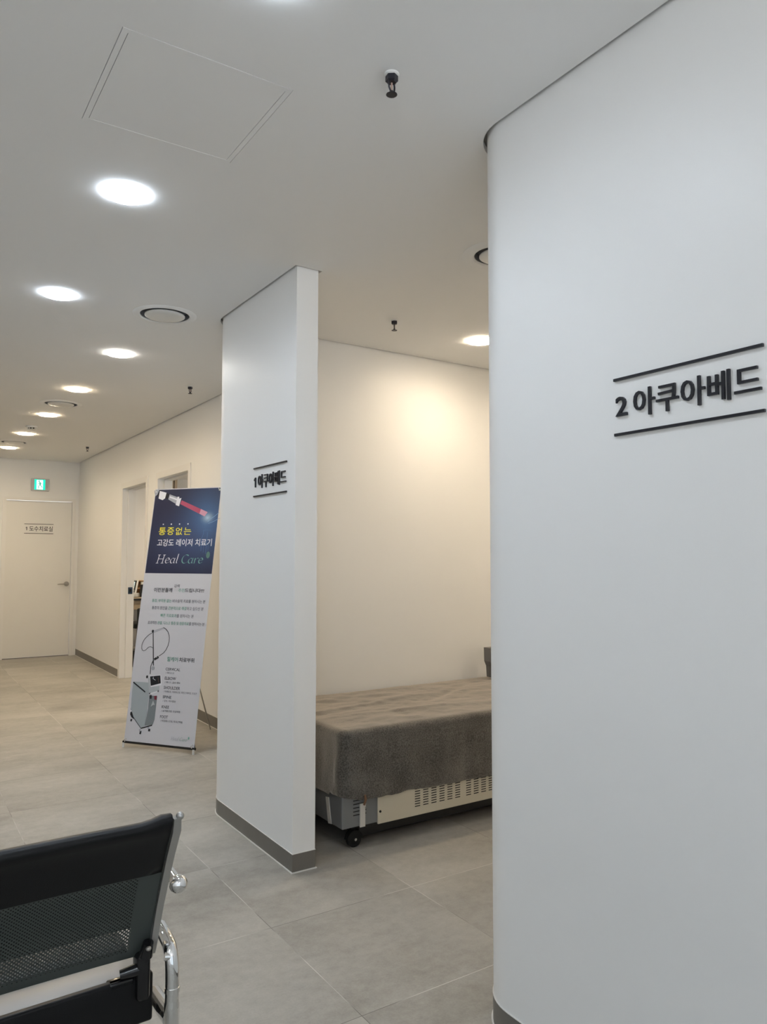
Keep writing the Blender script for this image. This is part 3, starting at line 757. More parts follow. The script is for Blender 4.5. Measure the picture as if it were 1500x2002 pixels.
words('headline', [('고강도 레이저 치료기', .072, .529, 1.352, 1.404, 'white', .012)])
for u_ in (.104, .173, .243, .314): MB().prism(circle(u_, 1.513, .0052, 14), zb(1.5) + .0005, zb(1.5) + .001).build('headline_dot', INK['white'], sheet, smooth=0)
words('subtitle', [('이런분들께', .097, .250, 1.023, 1.054, 'black', .012), ('강력', .262, .307, 1.058, 1.080, 'dark', .0),
                   ('추천', .300, .354, 1.026, 1.052, 'mint', .0), ('드립니다!!!', .356, .510, 1.025, 1.053, 'black', .012)])
for _l in ([
    ('통증, 부작용 없는 비수술적 치료를 원하시는 분', .092, .531, .951, .975, [(10, 'green'), (40, 'mid')], .004),
    ('통증의 원인을 근본적으로 해결하고 싶으신 분', .098, .522, .901, .925, [(8, 'mid'), (8, 'green'), (40, 'mid')], .004),
    ('빠른 치료효과를 원하시는 분', .178, .450, .849, .873, [(7, 'green'), (40, 'mid')], .004),
    ('효과적인 관절, 디스크 통증 및 염증치료를 원하시는 분', .078, .543, .797, .821, [(5, 'mid'), (17, 'green'), (40, 'mid')], .004)]): words('list_line', [_l])
words('parts_heading', [('힐케어', .273, .360, .550, .581, 'green', .008), ('치료부위', .372, .492, .550, .581, 'black', .010)])
rows = [('CERVICAL', .270, .388, .489, .507, '/ 목디스크', .342, .472), ('ELBOW', .272, .362, .427, .447, '/ 테니스, 골프 엘보', .399, .408),
        ('SHOULDER', .272, .402, .365, .385, '/ 어깨통증, 석회화건염, 회전근개파열, 오십견', .538, .341), ('SPINE', .272, .341, .303, .322, '/ 경추, 척추통증', .379, .285),
        ('KNEE', .273, .331, .238, .257, '/ 슬개골건염, 연골파열', .422, .220), ('FOOT', .268, .331, .173, .192, '/ 아킬레스건염, 족저근막염', .449, .160)]
for nm, a, b, c, dd_, desc, e_, vv in rows:
    cy_ = c - 0.0165
    words('treatment_name', [(nm, a, b, c, dd_, 'dark', .004)]); words('treatment_note', [(desc, .275, e_, cy_ - .007, cy_ + .007, 'mid', .0)])

# slanted broad-nib lettering for the logo
def nib(mb, strokes, x, y, s, w_, z0, z1, mi, slant=0.22, ang=28):
    nv = Vector((cos(radians(ang)), sin(radians(ang)))) * w_ / 2
    for st in strokes:
        P = [Vector((x + (px + slant * py) * s, y + py * s)) for px, py in st]
        for a, b in zip(P[:-1], P[1:]):
            q4 = [a + nv, a - nv, b - nv, b + nv]
            c = sum(q4, Vector((0, 0))) / 4
            q4.sort(key=lambda p: math.atan2(p.y - c.y, p.x - c.x))
            mb.prism([tuple(p) for p in q4], z0, z1, mi)
def arcs(cx, cy, rx, ry, a0, a1, n=12): return [(cx + rx*cos(radians(a0 + (a1-a0)*k/n)), cy + ry*sin(radians(a0 + (a1-a0)*k/n))) for k in range(n+1)]
G = {'H': (0.80, [[(.14, 0), (.14, .98)], [(.60, 0), (.60, .98)], [(.14, .50), (.60, .50)], [(.03, .01), (.25, .01)], [(.03, .97), (.25, .97)], [(.49, .01), (.71, .01)], [(.49, .97), (.71, .97)]]),
     'e': (0.46, [[(.07, .30), (.36, .40)], arcs(.22, .32, .17, .31, 15, 330)]),
     'a': (0.52, [arcs(.22, .30, .17, .29, 60, 340), [(.40, .60), (.38, .12), (.44, .02), (.50, .06)]]),
     'l': (0.27, [[(.10, 1.08), (.10, .12), (.15, .02), (.22, .07)]]),
     'C': (0.62, [arcs(.35, .50, .29, .49, 48, 318, 18)]),
     'r': (0.40, [[(.08, .60), (.10, 0)], [(.10, .38), (.18, .55), (.28, .62), (.36, .56)]])}
def logo(name, word, x0, x1, y0, y1, cols, wt, par):
    mb = MB(); used = []; tot = sum(G[c][0] if c != ' ' else .22 for c in word) + .12
    s = (y1 - y0); hs = (x1 - x0) / (tot * s); x = x0; zz = zb((y0 + y1) / 2)
    for i, ch in enumerate(word):
        if ch == ' ': x += .22 * s * hs; continue
        c = cols[i]
        if c not in used: used.append(c)
        st = [[(px * hs, py) for px, py in q_] for q_ in G[ch][1]]
        nib(mb, st, x, y0, s, wt * s, zz + .0006, zz + .001 , used.index(c))
        x += G[ch][0] * s * hs
    return mb.build(name, [INK[c] for c in used], par, smooth=0)
logo('logo_lettering', 'Heal Care', .080, .484, 1.229, 1.291, ['white'] * 5 + ['mint'] * 4, .125, sheet)
logo('small_logo_lettering', 'Heal Care', .372, .505, .038, .060, ['lgrey'] * 5 + ['green'] * 4, .11, sheet)
MB().prism([(.512 + .006*cos(2*pi*k/12), .060 + .009*sin(2*pi*k/12)) for k in range(12)], .0006, .001).build('small_logo_leaf', INK['mint'], sheet, smooth=0)
# stand
MI = MBN.inverted()
def L3(p): return MI @ Vector(p)
bar = MB(); bar.tube([(-0.012, -0.004, -0.004), (0.570, -0.004, -0.004)], 0.0085, 12); bar.build('bottom_bar', black_plastic, t, label='black bottom rod')
for u_ in (-0.004, 0.560):
    f = MB(); p = MBN @ Vector((u_, -0.006, 0.004)); f.tube([L3((p.x, p.y, 0.032)), L3((p.x, p.y, 0.0))], 0.0075, 12); f.build('foot', white_plastic, t, label='white plastic foot')
    h = MB(); x = u_ + (0.012 if u_ < 0.1 else -0.014)
    h.tube([(x, -0.002, 0.004), (x - .006, 0.012, 0.010), (x + .002, 0.024, 0.008), (x + .010, 0.018, 0.006), (x + .006, 0.008, 0.006)], 0.0028, 8)
    h.build('hook', chrome if u_ < 0 else chrome, t, label='wire hook through the eyelet')
for u_ in (0.006, 0.546):
    h = MB(); h.tube([(u_, 1.752, -0.004), (u_ - .004, 1.766, 0.010), (u_ + .004, 1.776, 0.010), (u_ + .006, 1.770, -0.002), (u_, 1.79, -.012)], 0.003, 8)
    h.lathe([(0.0035, 0.0), (0.007, 0.0), (0.007, 0.0012), (0.0035, 0.0012)], 14, 0, Matrix.Translation((u_, 1.757, 0.0015)))
    h.build('hook', white_plastic, t, label='white plastic hook and eyelet')
REAR = Vector((2.085, 5.56, 0.0))
cx_ = MBN @ Vector((0.28, 0.95, -0.03)); 
pl = MB(); pl.tube([(0.0, 0.0, -0.012), (0.28, 0.93, -0.03)], 0.0045, 8); pl.build('pole', dark_metal, t)
pl = MB(); pl.tube([(0.558, 0.0, -0.012), (0.28, 0.93, -0.03)], 0.0045, 8); pl.build('pole', dark_metal, t)
pl = MB(); pl.tube([(0.006, 1.775, -0.012), (0.28, 0.93, -0.03)], 0.0045, 8); pl.build('pole', dark_metal, t)
pl = MB(); pl.tube([(0.546, 1.775, -0.012), (0.28, 0.93, -0.03)], 0.0045, 8); pl.build('pole', dark_metal, t)
MB().rbox((0.25, 0.90, -0.045), (0.31, 0.96, -0.018), 0.006).build('hub', black_plastic, t)
pl = MB(); pl.tube([L3(cx_), L3(REAR)], 0.005, 8); pl.build('rear_leg', brushed, t, label='thin grey rear leg')

# ================================================================== BED IN THE BAY
BX0, BX1, BY0, BY1 = 1.705, 3.86, 2.925, 3.785
t = empty('treatment_bed', ((BX0+BX1)/2, (BY0+BY1)/2, 0), 'low boxy water massage bed on castors in the open bay', 'bed')
M = Matrix.Translation((-(BX0+BX1)/2, -(BY0+BY1)/2, 0))
bed_grey = mat('bed_grey_steel', lin((122, 124, 126)), rough=0.45, metal=0.1)
bed_beige = mat('bed_beige_steel', lin((205, 198, 180)), rough=0.45)
slot_black = mat('slot_black', (0.006, 0.006, 0.006), rough=0.9)
b = MB(); b.rbox((BX0, BY0 + 0.006, 0.106), (BX1, BY1, 0.40), 0.006, 0, M, 2); b.build('body', bed_grey, t, smooth=20)
MB().rbox((BX0 + 0.01, BY0 + 0.01, 0.40), (BX1 - 0.01, BY1 - 0.01, 0.505), 0.03, 0, M).build('mattress', seat_foam, t)
# beige side panel with its slot field, slots are shallow recesses cut as dark inlays
b = MB(); b.rbox((1.886, BY0 - 0.004, 0.101), (BX1 - 0.18, BY0 + 0.006, 0.300), 0.003, 0, M, 2); pn = b.build('side_panel', bed_beige, t, smooth=20, label='beige steel side panel')
def slots(x, w_, z0, z1, n_, y, sk=0.0):
    for k in range(n_):
        z = z1 - (z1 - z0) * k / (n_ - 1)
        sl.box((x, y - 0.0012, z - 0.0019), (x + w_, y + 0.003, z + 0.0019), 0, M)
for gx in (2.090, 2.397, 2.704, 3.011):
    sl = MB()
    for k in range(6): slots(gx + k * 0.0478, 0.030, 0.144, 0.268, 12, BY0 - 0.0035)
    sl.build('vent_slots', slot_black, pn, smooth=0)
sl = MB(); slots(1.762, 0.068, 0.159, 0.222, 5, BY0 + 0.0065); sl.build('corner_vent_slots', slot_black, t, smooth=0)
s = MB(); s.lathe([(0.0005, 0), (0.0055, 0), (0.005, 0.003), (0.0005, 0.003)], 14, 0, M @ Matrix.Translation((1.898, BY0 - 0.004, 0.156)) @ Matrix.Rotation(radians(90), 4, 'X')); s.build('panel_screw', slot_black, pn)
strap_m = mat('white_strap', (0.62, 0.60, 0.56), rough=0.7)
b = MB(); b.box((1.795, BY0 - 0.001, 0.104), (1.821, BY0 + 0.006, 0.205), 0, M); b.box((1.793, BY0 - 0.003, 0.190), (1.823, BY0 + 0.004, 0.206), 0, M); b.build('strap', strap_m, t, smooth=0, label='white cover strap')
b = MB(); b.add([(BX0 - 0.003, 3.075, 0.214), (BX0 - 0.003, 3.048, 0.218), (BX0 - 0.003, 3.022, 0.108), (BX0 - 0.003, 3.050, 0.104), (BX0 + 0.001, 3.075, 0.214), (BX0 + 0.001, 3.048, 0.218), (BX0 + 0.001, 3.022, 0.108), (BX0 + 0.001, 3.050, 0.104)],
    [(0,1,2,3), (7,6,5,4), (0,4,5,1), (1,5,6,2), (2,6,7,3), (3,7,4,0)], 0, M); b.build('strap', strap_m, t, smooth=0, label='white cover strap')
for cx_, cy_ in ((1.80, 2.99), (1.80, 3.70), (3.75, 2.99), (3.75, 3.70)):
    c = MB(); T = M @ Matrix.Translation((cx_, cy_, 0.0))
    W = T @ Matrix.Translation((0, 0, 0.036)) @ Matrix.Rotation(radians(90), 4, 'X')
    c.lathe([(0.0005, -0.013), (0.028, -0.013), (0.036, -0.009), (0.036, 0.009), (0.028, 0.013), (0.0005, 0.013)], 28, 0, W)
    c.prism([(0.040*cos(radians(a)), 0.040*sin(radians(a))) for a in range(0, 181, 15)], -0.016, 0.016, 0, W)
    c.box((-0.035, -0.035, 0.092), (0.035, 0.035, 0.107), 0, T); c.lathe([(0.012, 0.05), (0.012, 0.1)], 14, 0, T)
    cc = c.build('castor', slot_black, t, label='black castor')
    MB().lathe([(0.0005, 0.0), (0.0075, 0.0), (0.006, 0.004), (0.0005, 0.004)], 12, 0, T @ Matrix.Translation((0, -0.016, 0.036)) @ Matrix.Rotation(radians(90), 4, 'X')).build('axle_bolt', chrome, cc)

MB().rbox((1.83, 3.00, 0.030), (3.72, 3.72, 0.107), 0.01, 0, M).build('chassis', black_paint, t, smooth=0, label='black underframe')
# fitted fleece cover draped over the bed
def cover():
    mb = MB(); x0, x1, y0, y1 = BX0 - 0.012, BX1 + 0.012, BY0 - 0.012, BY1 - 0.008; R = 0.05
    per = []
    NX, NY, NA = 190, 80, 7
    def seg(a, b, n): return [(a[0] + (b[0]-a[0])*k/n, a[1] + (b[1]-a[1])*k/n) for k in range(n)]
    per += seg((x0 + R, y0), (x1 - R, y0), NX) + arc(x1-R, y0+R, R, -90, 0, NA)[:-1] + seg((x1, y0+R), (x1, y1-R), NY) + arc(x1-R, y1-R, R, 0, 90, NA)[:-1]
    per += seg((x1-R, y1), (x0+R, y1), NX) + arc(x0+R, y1-R, R, 90, 180, NA)[:-1] + seg((x0, y1-R), (x0, y0+R), NY) + arc(x0+R, y0+R, R, 180, 270, NA)[:-1]
    n = len(per); nrm = []
    for i in range(n):
        a, b = Vector(per[i-1]), Vector(per[(i+1) % n]); e = (b-a).normalized(); nrm.append(Vector((e.y, -e.x)))
    TOP = 0.533; rings = []
    NV = 26
    def hem(x, y):
        h = 0.236
        if y < BY0 + 0.1: h = 0.250 - 0.012 * min(max((x - 1.69) / 0.06, 0), 1) - 0.014 * min(max((x - 1.75) / 0.15, 0), 1) - 0.006 * min(max((x - 1.9) / 0.6, 0), 1)
        h += 0.006 * noise.noise(Vector((x * 9, y * 9, 3))) + 0.003 * noise.noise(Vector((x * 30, y * 30, 5)))
        h -= 0.018 * math.exp(-((x - 1.80) / 0.03) ** 2) * (1 if y < BY0 + 0.05 else 0) * 0.4
        return h
    for j in range(NV + 1):                        # from hem up to the shoulder
        tt = j / NV; r = []
        for i in range(n):
            x, y = per[i]; hz = hem(x, y)
            z = hz + (TOP - 0.030 - hz) * tt
            k = noise.noise(Vector((x * 5.5 + 2, y * 5.5, z * 2.5))) * 0.008 + noise.noise(Vector((x * 14, y * 14, z * 5))) * 0.0035
            # sloping drag folds running down from the corner
            if y < BY0 + 0.05: k += 0.006 * sin((x - 1.7) * 17 + z * 22 + 3 * noise.noise(Vector((x * 2, 0, z * 3)))) * (1 - tt) * math.exp(-((x - 2.0)/.6)**2)
            k *= min(1, (1.05 - tt) * 3)
            if j == 0: k -= 0.004
            p = Vector((x, y)) + nrm[i] * (k + 0.006 * (1 - tt)); r.append((p.x, p.y, z))
        rings.append(r)
    for j in range(1, 6):                           # rounded shoulder
        a = pi/2 * j / 5; r = []
        for i in range(n):
            x, y = per[i]; p = Vector((x, y)) - nrm[i] * 0.034 * (1 - cos(a)); r.append((p.x, p.y, TOP - 0.030 + 0.030 * sin(a) + 0.002 * noise.noise(Vector((x*12, y*12, 1)))))
        rings.append(r)
    D = (y1 - y0) / 2 - 0.034
    NR = 26
    for j in range(1, NR + 1):
        d = D * j / NR; r = []
        for i in range(n):
            x, y = rings[NV + 5][i][0], rings[NV + 5][i][1]
            xx = min(max(x, x0 + 0.034 + d), x1 - 0.034 - d); yy = min(max(y, y0 + 0.034 + d), y1 - 0.034 - d)
            q_ = min(1, d / 0.06)
            zz = TOP + q_ * (0.007 * noise.noise(Vector((xx * 4, yy * 7, 2))) + 0.0045 * noise.noise(Vector((xx * 10, yy * 16, 7))) + 0.002 * noise.noise(Vector((xx * 30, yy * 40, 9))))
            # long soft creases fanning from the foot-end corner
            u_ = (yy - 3.34) - 0.18 * (xx - 1.8); zz += q_ * 0.008 * math.exp(-(u_ / 0.028) ** 2) * math.exp(-((xx - 2.05) / .33) ** 2)
            u_ = (yy - 3.20) + 0.10 * (xx - 2.1); zz += q_ * 0.006 * math.exp(-(u_ / 0.024) ** 2) * math.exp(-((xx - 2.3) / .35) ** 2)
            u_ = (yy - 3.45) - 0.55 * (xx - 2.7); zz -= q_ * 0.007 * math.exp(-(u_ / 0.03) ** 2) * math.exp(-((xx - 2.7) / .2) ** 2)
            r.append((xx, yy, zz))
        rings.append(r)
    mb.loft(rings, 0, Matrix.Translation((-(BX0+BX1)/2, -(BY0+BY1)/2, -0.24)), caps=False)
    return mb
c = cover().build('bed_cover', fleece, None, smooth=60, label='dark grey fleece cover fitted over the low bed', cat='blanket'); c.location = ((BX0+BX1)/2, (BY0+BY1)/2, 0.24)
b = MB(); b.tube([(1.806, BY0 - 0.022, 0.250), (1.808, BY0 - 0.024, 0.228), (1.807, BY0 - 0.014, 0.204)], [0.004, 0.006, 0.005], 10, 0, Matrix.Translation(-Vector(c.location)))
b.build('toggle', mat('brown_leather_tab', lin((120, 88, 66)), rough=0.6), c, label='brown toggle gathering the hem')

# controller standing at the head side
t = empty('controller', (3.235, 3.66, 0.545), 'grey device with a black knob at the right end of the bed', 'device')
g_ = mat('controller_grey', lin((120, 118, 118)), rough=0.5)
b = MB(); b.loft([[(-0.035, -0.03, 0), (0.04, -0.03, 0), (0.04, 0.03, 0), (-0.035, 0.03, 0)], [(-0.04, -0.03, 0.07), (0.04, -0.03, 0.07), (0.04, 0.03, 0.07), (-0.04, 0.03, 0.07)],
    [(-0.055, -0.03, 0.10), (0.04, -0.03, 0.10), (0.04, 0.03, 0.10), (-0.055, 0.03, 0.10)], [(-0.058, -0.03, 0.185), (0.04, -0.03, 0.185), (0.04, 0.03, 0.185), (-0.058, 0.03, 0.185)]]); b.build('body', g_, t, smooth=0)
MB().box((-0.048, -0.032, 0.13), (0.03, -0.0295, 0.165)).build('label_plate', mat('dull_red', lin((150, 100, 92))), t, smooth=0, label='dull red plate')
MB().lathe([(0.0005, 0), (0.014, 0), (0.013, 0.012), (0.0005, 0.012)], 18, 0, Matrix.Translation((-0.03, -0.03, 0.105)) @ Matrix.Rotation(radians(90), 4, 'X')).build('knob', black_plastic, t, label='black knob')

# ================================================================== WAITING BENCH (seen from behind)
OX, OY, RZ = 0.515, 1.70, radians(2.0)
bench = empty('waiting_bench', (OX, OY, 0), 'black perforated waiting bench with chrome arms in the near left corner', 'bench', rz=RZ)
SW = 0.545; GAPX = 0.012
# back profile from the bottom edge up: (y, z)
PROF = [(0.004, 0.440), (-0.003, 0.455), (-0.012, 0.480), (-0.026, 0.520), (-0.042, 0.560), (-0.060, 0.600), (-0.079, 0.640), (-0.098, 0.680), (-0.117, 0.715), (-0.130, 0.738)]
def back_sheet(x0, x1):
    me = bpy.data.meshes.new('backrest'); v = []; f = []; uvs = []; L = 0; ls = [0]
    for a, b in zip(PROF[:-1], PROF[1:]): L += math.hypot(b[0]-a[0], b[1]-a[1]); ls.append(L)
    n = 12
    for i, (y, z) in enumerate(PROF):
        for k in range(n + 1):
            u_ = k / n; x = x1 + (x0 - x1) * u_
            bow = 0.010 * (1 - (2*u_ - 1) ** 2)
            v.append((x, y + bow, z)); uvs.append((u_ * (x1 - x0), ls[i]))
    for i in range(len(PROF) - 1):
        for k in range(n):
            a = i*(n+1) + k; f.append((a, a+1, a+n+2, a+n+1))
    me.from_pydata(v, [], f); ul = me.uv_layers.new(name='sheet')
    for lp in me.loops: ul.data[lp.index].uv = uvs[lp.vertex_index]
    for p in me.polygons: p.use_smooth = True
    me.materials.append(perforated); return me
def pad(x0, x1, front=True):
    """leather: wraps over the top and hangs down the rear; the front pad reaches lower"""
    mb = MB(); rings = []
    n = 26
    for k in range(n + 1):
        u_ = k / n; x = x0 + (x1 - x0) * u_
        edge = min(u_, 1 - u_) * (x1 - x0)
        lift = 0.013 * math.exp(-(edge / 0.035) ** 2)
        bow = 0.010 * (1 - (2*u_ - 1) ** 2); inset = 0.004 * math.exp(-(edge / 0.006) ** 2)
        th = 0.0055
        out = [(-0.072, 0.612)] ; pr = []
        # rear face upwards
        for (y, z) in [(-0.0795, 0.641), (-0.088, 0.659), (-0.098, 0.680), (-0.114, 0.712), (-0.128, 0.734)]:
            pr.append((y - th + inset, z))
        pr += [(-0.145 + inset, 0.747 + lift*.6), (-0.147 + inset, 0.757 + lift - inset), (-0.139, 0.7655 + lift - inset), (-0.127, 0.766 + lift - inset), (-0.113, 0.757 + lift*.8)]
        for (y, z) in [(-0.100, 0.735), (-0.084, 0.700), (-0.066, 0.660), (-0.048, 0.620), (-0.030, 0.575), (-0.010, 0.510)]:
            pr.append((y + 0.010, z))
        for (y, z) in [(-0.0215, 0.513), (-0.046, 0.575), (-0.064, 0.616)]:
            pr.append((y + 0.0025, z))
        pr.append((-0.0775, 0.6405))
        rings.append([(x, y + bow, z) for y, z in pr])
    mb.loft(rings); return mb
for s_ in range(3):
    x1 = -0.012 - s_ * (SW + GAPX); x0 = x1 - SW + 0.024
    me = back_sheet(x0, x1); bk = bpy.data.objects.new('backrest', me); COL.objects.link(bk); bk.parent = bench
    pad(x0 + 0.001, x1 - 0.001).build('leather_pad', leather, bk, smooth=60, label='black leather pad')
    for xa in (x0 - 0.011, x1 + 0.001):
        fr = MB()          # flat chrome side bars that follow the profile
        rg = []
        for i, (y, z) in enumerate(PROF):
            wd = 0.014 + 0.004 * (i / (len(PROF) - 1)); 
            rg.append([(xa, y - 0.009, z), (xa + wd, y - 0.007, z), (xa + wd, y + 0.006, z), (xa, y + 0.006, z)])
        rg.append([(xa, -0.145, 0.766), (xa + 0.015, -0.145, 0.766), (xa + 0.015, -0.130, 0.768), (xa, -0.130, 0.768)])
        fr.loft(rg)
        fr.sphere((xa + 0.015, -0.137, 0.769), 0.0085, seg=12)
        fr.build('side_frame', brushed, bk, smooth=25, label='bright flat metal side bar')
    # seat: pale steel pan, leather pad on its front part, black bar along the rear edge
    pan = [(0.014, 0.388), (0.10, 0.386), (0.20, 0.384), (0.30, 0.388), (0.38, 0.396), (0.425, 0.390), (0.44, 0.370)]
    rg = [[(x0 + (x1 - x0) * k / 12, y, z) for y, z in pan + [(y - 0.004, z - 0.004) for y, z in pan[::-1]]] for k in range(13)]
    st_o = MB().loft(rg).build('seat', pan_steel, bench, smooth=50, label='pale steel seat pan')
    padp = [(0.135, 0.386), (0.138, 0.398), (0.16, 0.404), (0.24, 0.404), (0.32, 0.410), (0.39, 0.414), (0.432, 0.404), (0.447, 0.380), (0.441, 0.372), (0.425, 0.392), (0.38, 0.398), (0.30, 0.390), (0.20, 0.386)]
    MB().loft([[(x0 + 0.004 + (x1 - x0 - 0.008) * k / 12, y, z) for y, z in padp] for k in range(13)]).build('seat_pad', leather, st_o, smooth=50, label='black leather pad')
    MB().rbox((x0, -0.004, 0.300), (x1 + 0.012, 0.016, 0.402), 0.006).build('rear_bar', leather, bench, smooth=40, label='black bar behind the seat')
    # black plastic joint at each end of the gap
    for xa, sg in ((x1 + 0.002, -1), (x0 - 0.002, 1)):
        jt = MB(); X = lambda a, b: (min(xa, xa + sg*a), max(xa, xa + sg*a))
        jt.rbox((min(xa, xa + sg*0.030), -0.020, 0.352), (max(xa, xa + sg*0.030), 0.022, 0.452), 0.010)
        jt.tube([(xa + sg*0.012, -0.016, 0.448), (xa + sg*0.010, -0.026, 0.478)], [0.015, 0.011], 14)
        jt.tube([(xa + sg*0.020, -0.006, 0.418), (xa + sg*0.060, 0.004, 0.412)], [0.014, 0.010], 12)
        jt.rbox((min(xa + sg*0.028, xa + sg*0.085), -0.004, 0.385), (max(xa + sg*0.028, xa + sg*0.085), 0.022, 0.402), 0.005)
        o = jt.build('joint_bracket', black_plastic, bench, smooth=45, label='glossy black joint between back and seat')
        MB().sphere((xa + sg*0.013, -0.0365, 0.470), 0.006, seg=12, sz=0.8).build('bolt', satin_nickel, o); MB().sphere((xa + sg*0.050, 0.008, 0.362), 0.005, seg=10).build('bolt', satin_nickel, o)
bm_ = MB(); xl = -0.02 - 3 * SW - 2 * GAPX
bm_.rbox((xl, 0.045, 0.285), (0.0, 0.115, 0.330), 0.006); bm_.build('beam', black_paint, bench, smooth=30)
def spline(pts, n=8):
    out = []
    P = [Vector(p) for p in pts]; P = [P[0]*2 - P[1]] + P + [P[-1]*2 - P[-2]]
    for i in range(1, len(P) - 2):
        for k in range(n):
            t_ = k / n; a, b, c_, d_ = P[i-1:i+3]
            out.append(0.5 * ((2*b) + (c_-a)*t_ + (2*a - 5*b + 4*c_ - d_)*t_*t_ + (3*b - a - 3*c_ + d_)*t_**3))
    return out + [P[-2]]
for xa in (0.030, xl - 0.012):
    ar = MB()
    # armrest: ball at the rear, bar forwards, swept down and back to the rear elbow
    path = spline([(xa, -0.052, 0.600), (xa, 0.00, 0.606), (xa, 0.10, 0.612), (xa, 0.22, 0.606), (xa, 0.30, 0.575), (xa, 0.305, 0.53), (xa, 0.24, 0.49), (xa, 0.12, 0.468), (xa, 0.03, 0.462)], 6)
    rr = [0.0125 if i < 14 else 0.0115 for i in range(len(path))]
    ar.tube(path, rr, 14)
    ar.sphere((xa + 0.001, -0.060, 0.599), 0.0195, seg=28)
    ar.build('armrest', chrome, bench, smooth=60, label='chrome armrest ending in a ball')
    lg = MB()
    lg.tube(spline([(xa, 0.05, 0.468), (xa, 0.005, 0.460), (xa, -0.022, 0.445), (xa, -0.034, 0.415), (xa, -0.037, 0.375)], 5), 0.0150, 16)
    lg.tube([(xa, -0.037, 0.376), (xa, -0.037, 0.366)], 0.0165, 16)
    lg.tube(spline([(xa, -0.037, 0.367), (xa, -0.036, 0.33), (xa + 0.001, -0.034, 0.27), (xa + 0.002, -0.04, 0.17), (xa, -0.075, 0.07), (xa, -0.13, 0.022)], 5), [0.015] * 4 + [0.0165] * 22, 16)
    lg.tube(spline([(xa, -0.036, 0.16), (xa, 0.04, 0.11), (xa, 0.20, 0.06), (xa, 0.33, 0.022)], 5), 0.0145, 14)
    lg.tube([(xa, -0.03, 0.307), (xa, 0.08, 0.307)], 0.018, 14)
    for yy in (-0.13, 0.33): lg.lathe([(0.0005, 0.0), (0.024, 0.0), (0.024, 0.006), (0.012, 0.016), (0.0005, 0.016)], 20, 0, Matrix.Translation((xa, yy, 0)))
    lg.build('leg', chrome, bench, smooth=60, label='chrome tube leg')
    rb = MB(); rb.tube([(xa, -0.0335, 0.437), (xa - (0.016 if xa > 0 else -0.016), -0.03, 0.440)], 0.009, 12); rb.build('leg_bolt', chrome, bench)

# ================================================================== ROOM BEHIND THE OPEN DOORWAY
laminate = mat('desk_top_laminate', lin((176, 160, 136)), rough=0.5); dk_edge = mat('desk_dark_edge', (0.01, 0.01, 0.01), rough=0.5)
t = empty('office_desk', (2.78, 10.40, 0), 'beige desk with a dark edge seen through the open doorway', 'desk')
MB().box((-0.42, -0.25, 0.733), (0.42, 0.25, 0.765)).build('desk_top', laminate, t, smooth=0)
MB().box((-0.422, -0.253, 0.722), (0.422, -0.25, 0.745)).build('edge_band', dk_edge, t, smooth=0, label='black front edge')
MB().box((-0.39, -0.22, 0.60), (0.39, -0.20, 0.722)).build('apron', laminate, t, smooth=0)
for x in (-0.41, 0.38): MB().box((x, -0.22, 0), (x + 0.03, 0.22, 0.733)).build('leg', laminate, t, smooth=0)
t = empty('tablet_display', (2.66, 10.26, 0.765), 'white framed tilted display on the desk in the far room', 'monitor', rz=radians(-38))
T = Matrix.Rotation(radians(-24), 4, 'X')
MB().rbox((-0.13, -0.013, 0.045), (0.13, 0.013, 0.245), 0.008, 0, T).build('housing', white_plastic, t, smooth=40)
MB().box((-0.112, -0.0145, 0.062), (0.112, -0.012, 0.228), 0, T).build('bezel', black_plastic, t, smooth=0)
MB().box((-0.094, -0.0155, 0.082), (0.094, -0.014, 0.212), 0, T).build('screen', mat('lit_screen', (0.3, 0.35, 0.35), emit=(0.6, 0.72, 0.72), estr=0.5), t, smooth=0, label='pale lit screen')
MB().rbox((-0.14, -0.07, 0.0), (0.14, 0.12, 0.05), 0.008).build('base', white_plastic, t, smooth=40)
t = empty('vacuum_flask', (2.865, 10.22, 0.765), 'black flask with a white lid beside the display', 'flask')
MB().lathe([(0.0005, 0), (0.034, 0), (0.034, 0.15), (0.024, 0.165), (0.0005, 0.165)], 24).build('flask_body', black_plastic, t)
MB().lathe([(0.0005, 0.163), (0.026, 0.163), (0.025, 0.195), (0.0005, 0.197)], 24).build('lid', white_plastic, t, label='white lid')
t = empty('desk_organizer', (2.83, 10.46, 0.765), 'wooden box with reddish things behind the tilted display', 'box')
wood = mat('pale_wood', lin((186, 150, 108)), rough=0.6, noise_amt=0.1)
w_ = MB(); w_.box((-0.10, -0.07, 0), (0.10, 0.07, 0.012)); w_.box((-0.10, 0.06, 0.012), (0.10, 0.07, 0.2)); w_.box((-0.10, -0.07, 0.012), (-0.09, 0.06, 0.2)); w_.box((0.09, -0.07, 0.012), (0.10, 0.06, 0.2)); w_.box((-0.09, -0.07, 0.1), (0.09, 0.06, 0.11)); w_.box((-0.10, -0.07, 0.2), (0.10, 0.07, 0.21))
w_.build('case', wood, t, smooth=0)
MB().rbox((-0.05, -0.05, 0.112), (0.0, 0.03, 0.17), 0.01).build('packet', mat('reddish', lin((120, 50, 44))), t)
t = empty('office_chair', (2.80, 9.86, 0), 'black office chair at the desk in the far room', 'chair', rz=radians(8))
MB().rbox((-0.20, -0.245, 0.30), (0.24, -0.205, 0.655), 0.018).build('backrest', seat_foam, t, smooth=40)
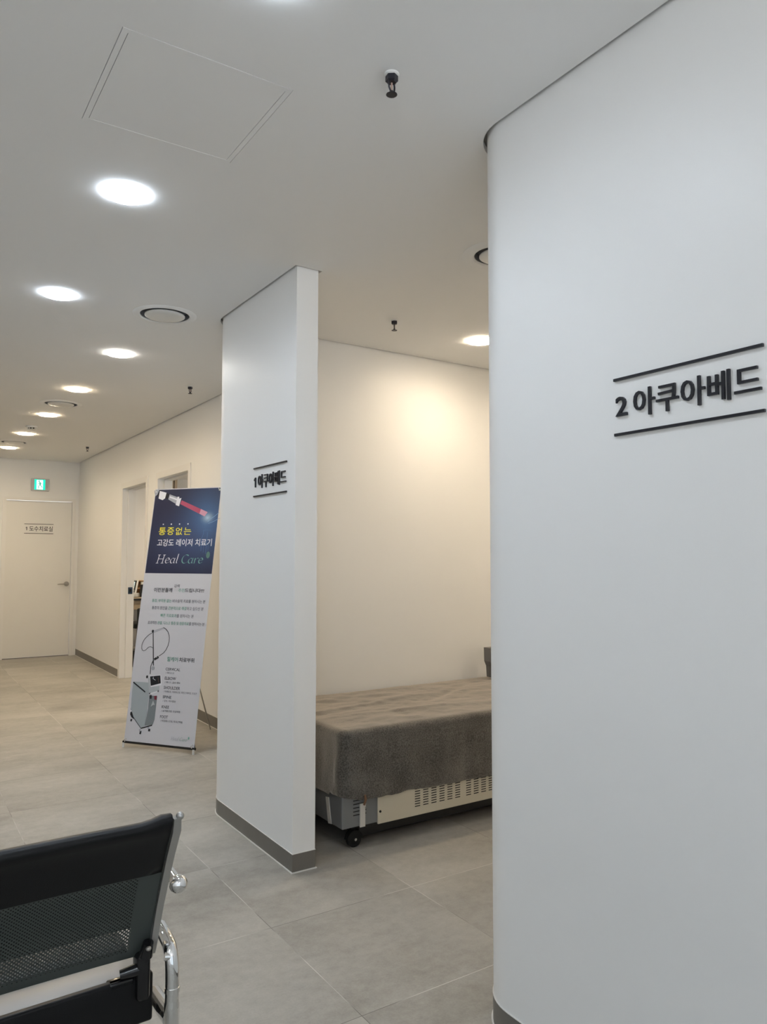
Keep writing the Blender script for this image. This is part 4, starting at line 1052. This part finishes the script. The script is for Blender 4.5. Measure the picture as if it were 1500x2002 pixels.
MB().rbox((-0.22, -0.20, 0.40), (0.24, 0.24, 0.46), 0.025).build('seat', seat_foam, t, smooth=40)
MB().tube([(0, -0.16, 0.40), (0, -0.235, 0.38), (0, -0.255, 0.45)], 0.015, 10).build('back_arm', black_plastic, t)
MB().tube([(0, 0, 0.40), (0, 0, 0.09)], 0.025, 14).build('column', black_plastic, t)
st_ = MB()
for k in range(5):
    a = 2*pi*k/5 + 0.3; st_.tube([(0, 0, 0.10), (0.15*cos(a), 0.15*sin(a), 0.09), (0.27*cos(a), 0.27*sin(a), 0.065)], [0.02, 0.016, 0.012], 10)
st_.build('star_base', black_plastic, t)
for k in range(5):
    a = 2*pi*k/5 + 0.3
    MB().lathe([(0.0005, -0.02), (0.022, -0.02), (0.026, -0.012), (0.026, 0.012), (0.022, 0.02), (0.0005, 0.02)], 16, 0, Matrix.Translation((0.27*cos(a), 0.27*sin(a), 0.0262)) @ Matrix.Rotation(a, 4, 'Z') @ Matrix.Rotation(radians(90), 4, 'X')).build('castor', black_plastic, t)
t = empty('storage_box', (2.62, 9.28, 0), 'low dark box on the floor of the far room', 'box')
MB().rbox((-0.16, -0.12, 0), (0.16, 0.12, 0.19), 0.006).build('box_body', seat_foam, t, smooth=0)
MB().box((-0.165, -0.125, 0.19), (0.165, 0.125, 0.215)).build('lid', mat('grey_lid', (0.12, 0.11, 0.10), rough=0.5), t, smooth=0, label='grey lid')
# folded partition seen over the top of the banner
t = empty('folded_partition', (3.31, 10.53, 0), 'tall folded beige partition panels seen above the banner top', 'partition')
pm = mat('partition_vinyl', lin((190, 176, 158)), rough=0.6)
for k in range(3):
    MB().box((-0.07 + k*0.055, -0.07, 0.02), (-0.07 + k*0.055 + 0.038, 0.07, 2.395 - 0.004*k)).build('panel', pm, t, smooth=0)
MB().box((-0.08, -0.03, 2.385), (0.09, 0.03, 2.41)).build('top_rail', gap_paint, t, smooth=0)
MB().box((-0.075, -0.05, 0.0), (0.085, 0.05, 0.02)).build('bottom_rail', gap_paint, t, smooth=0)
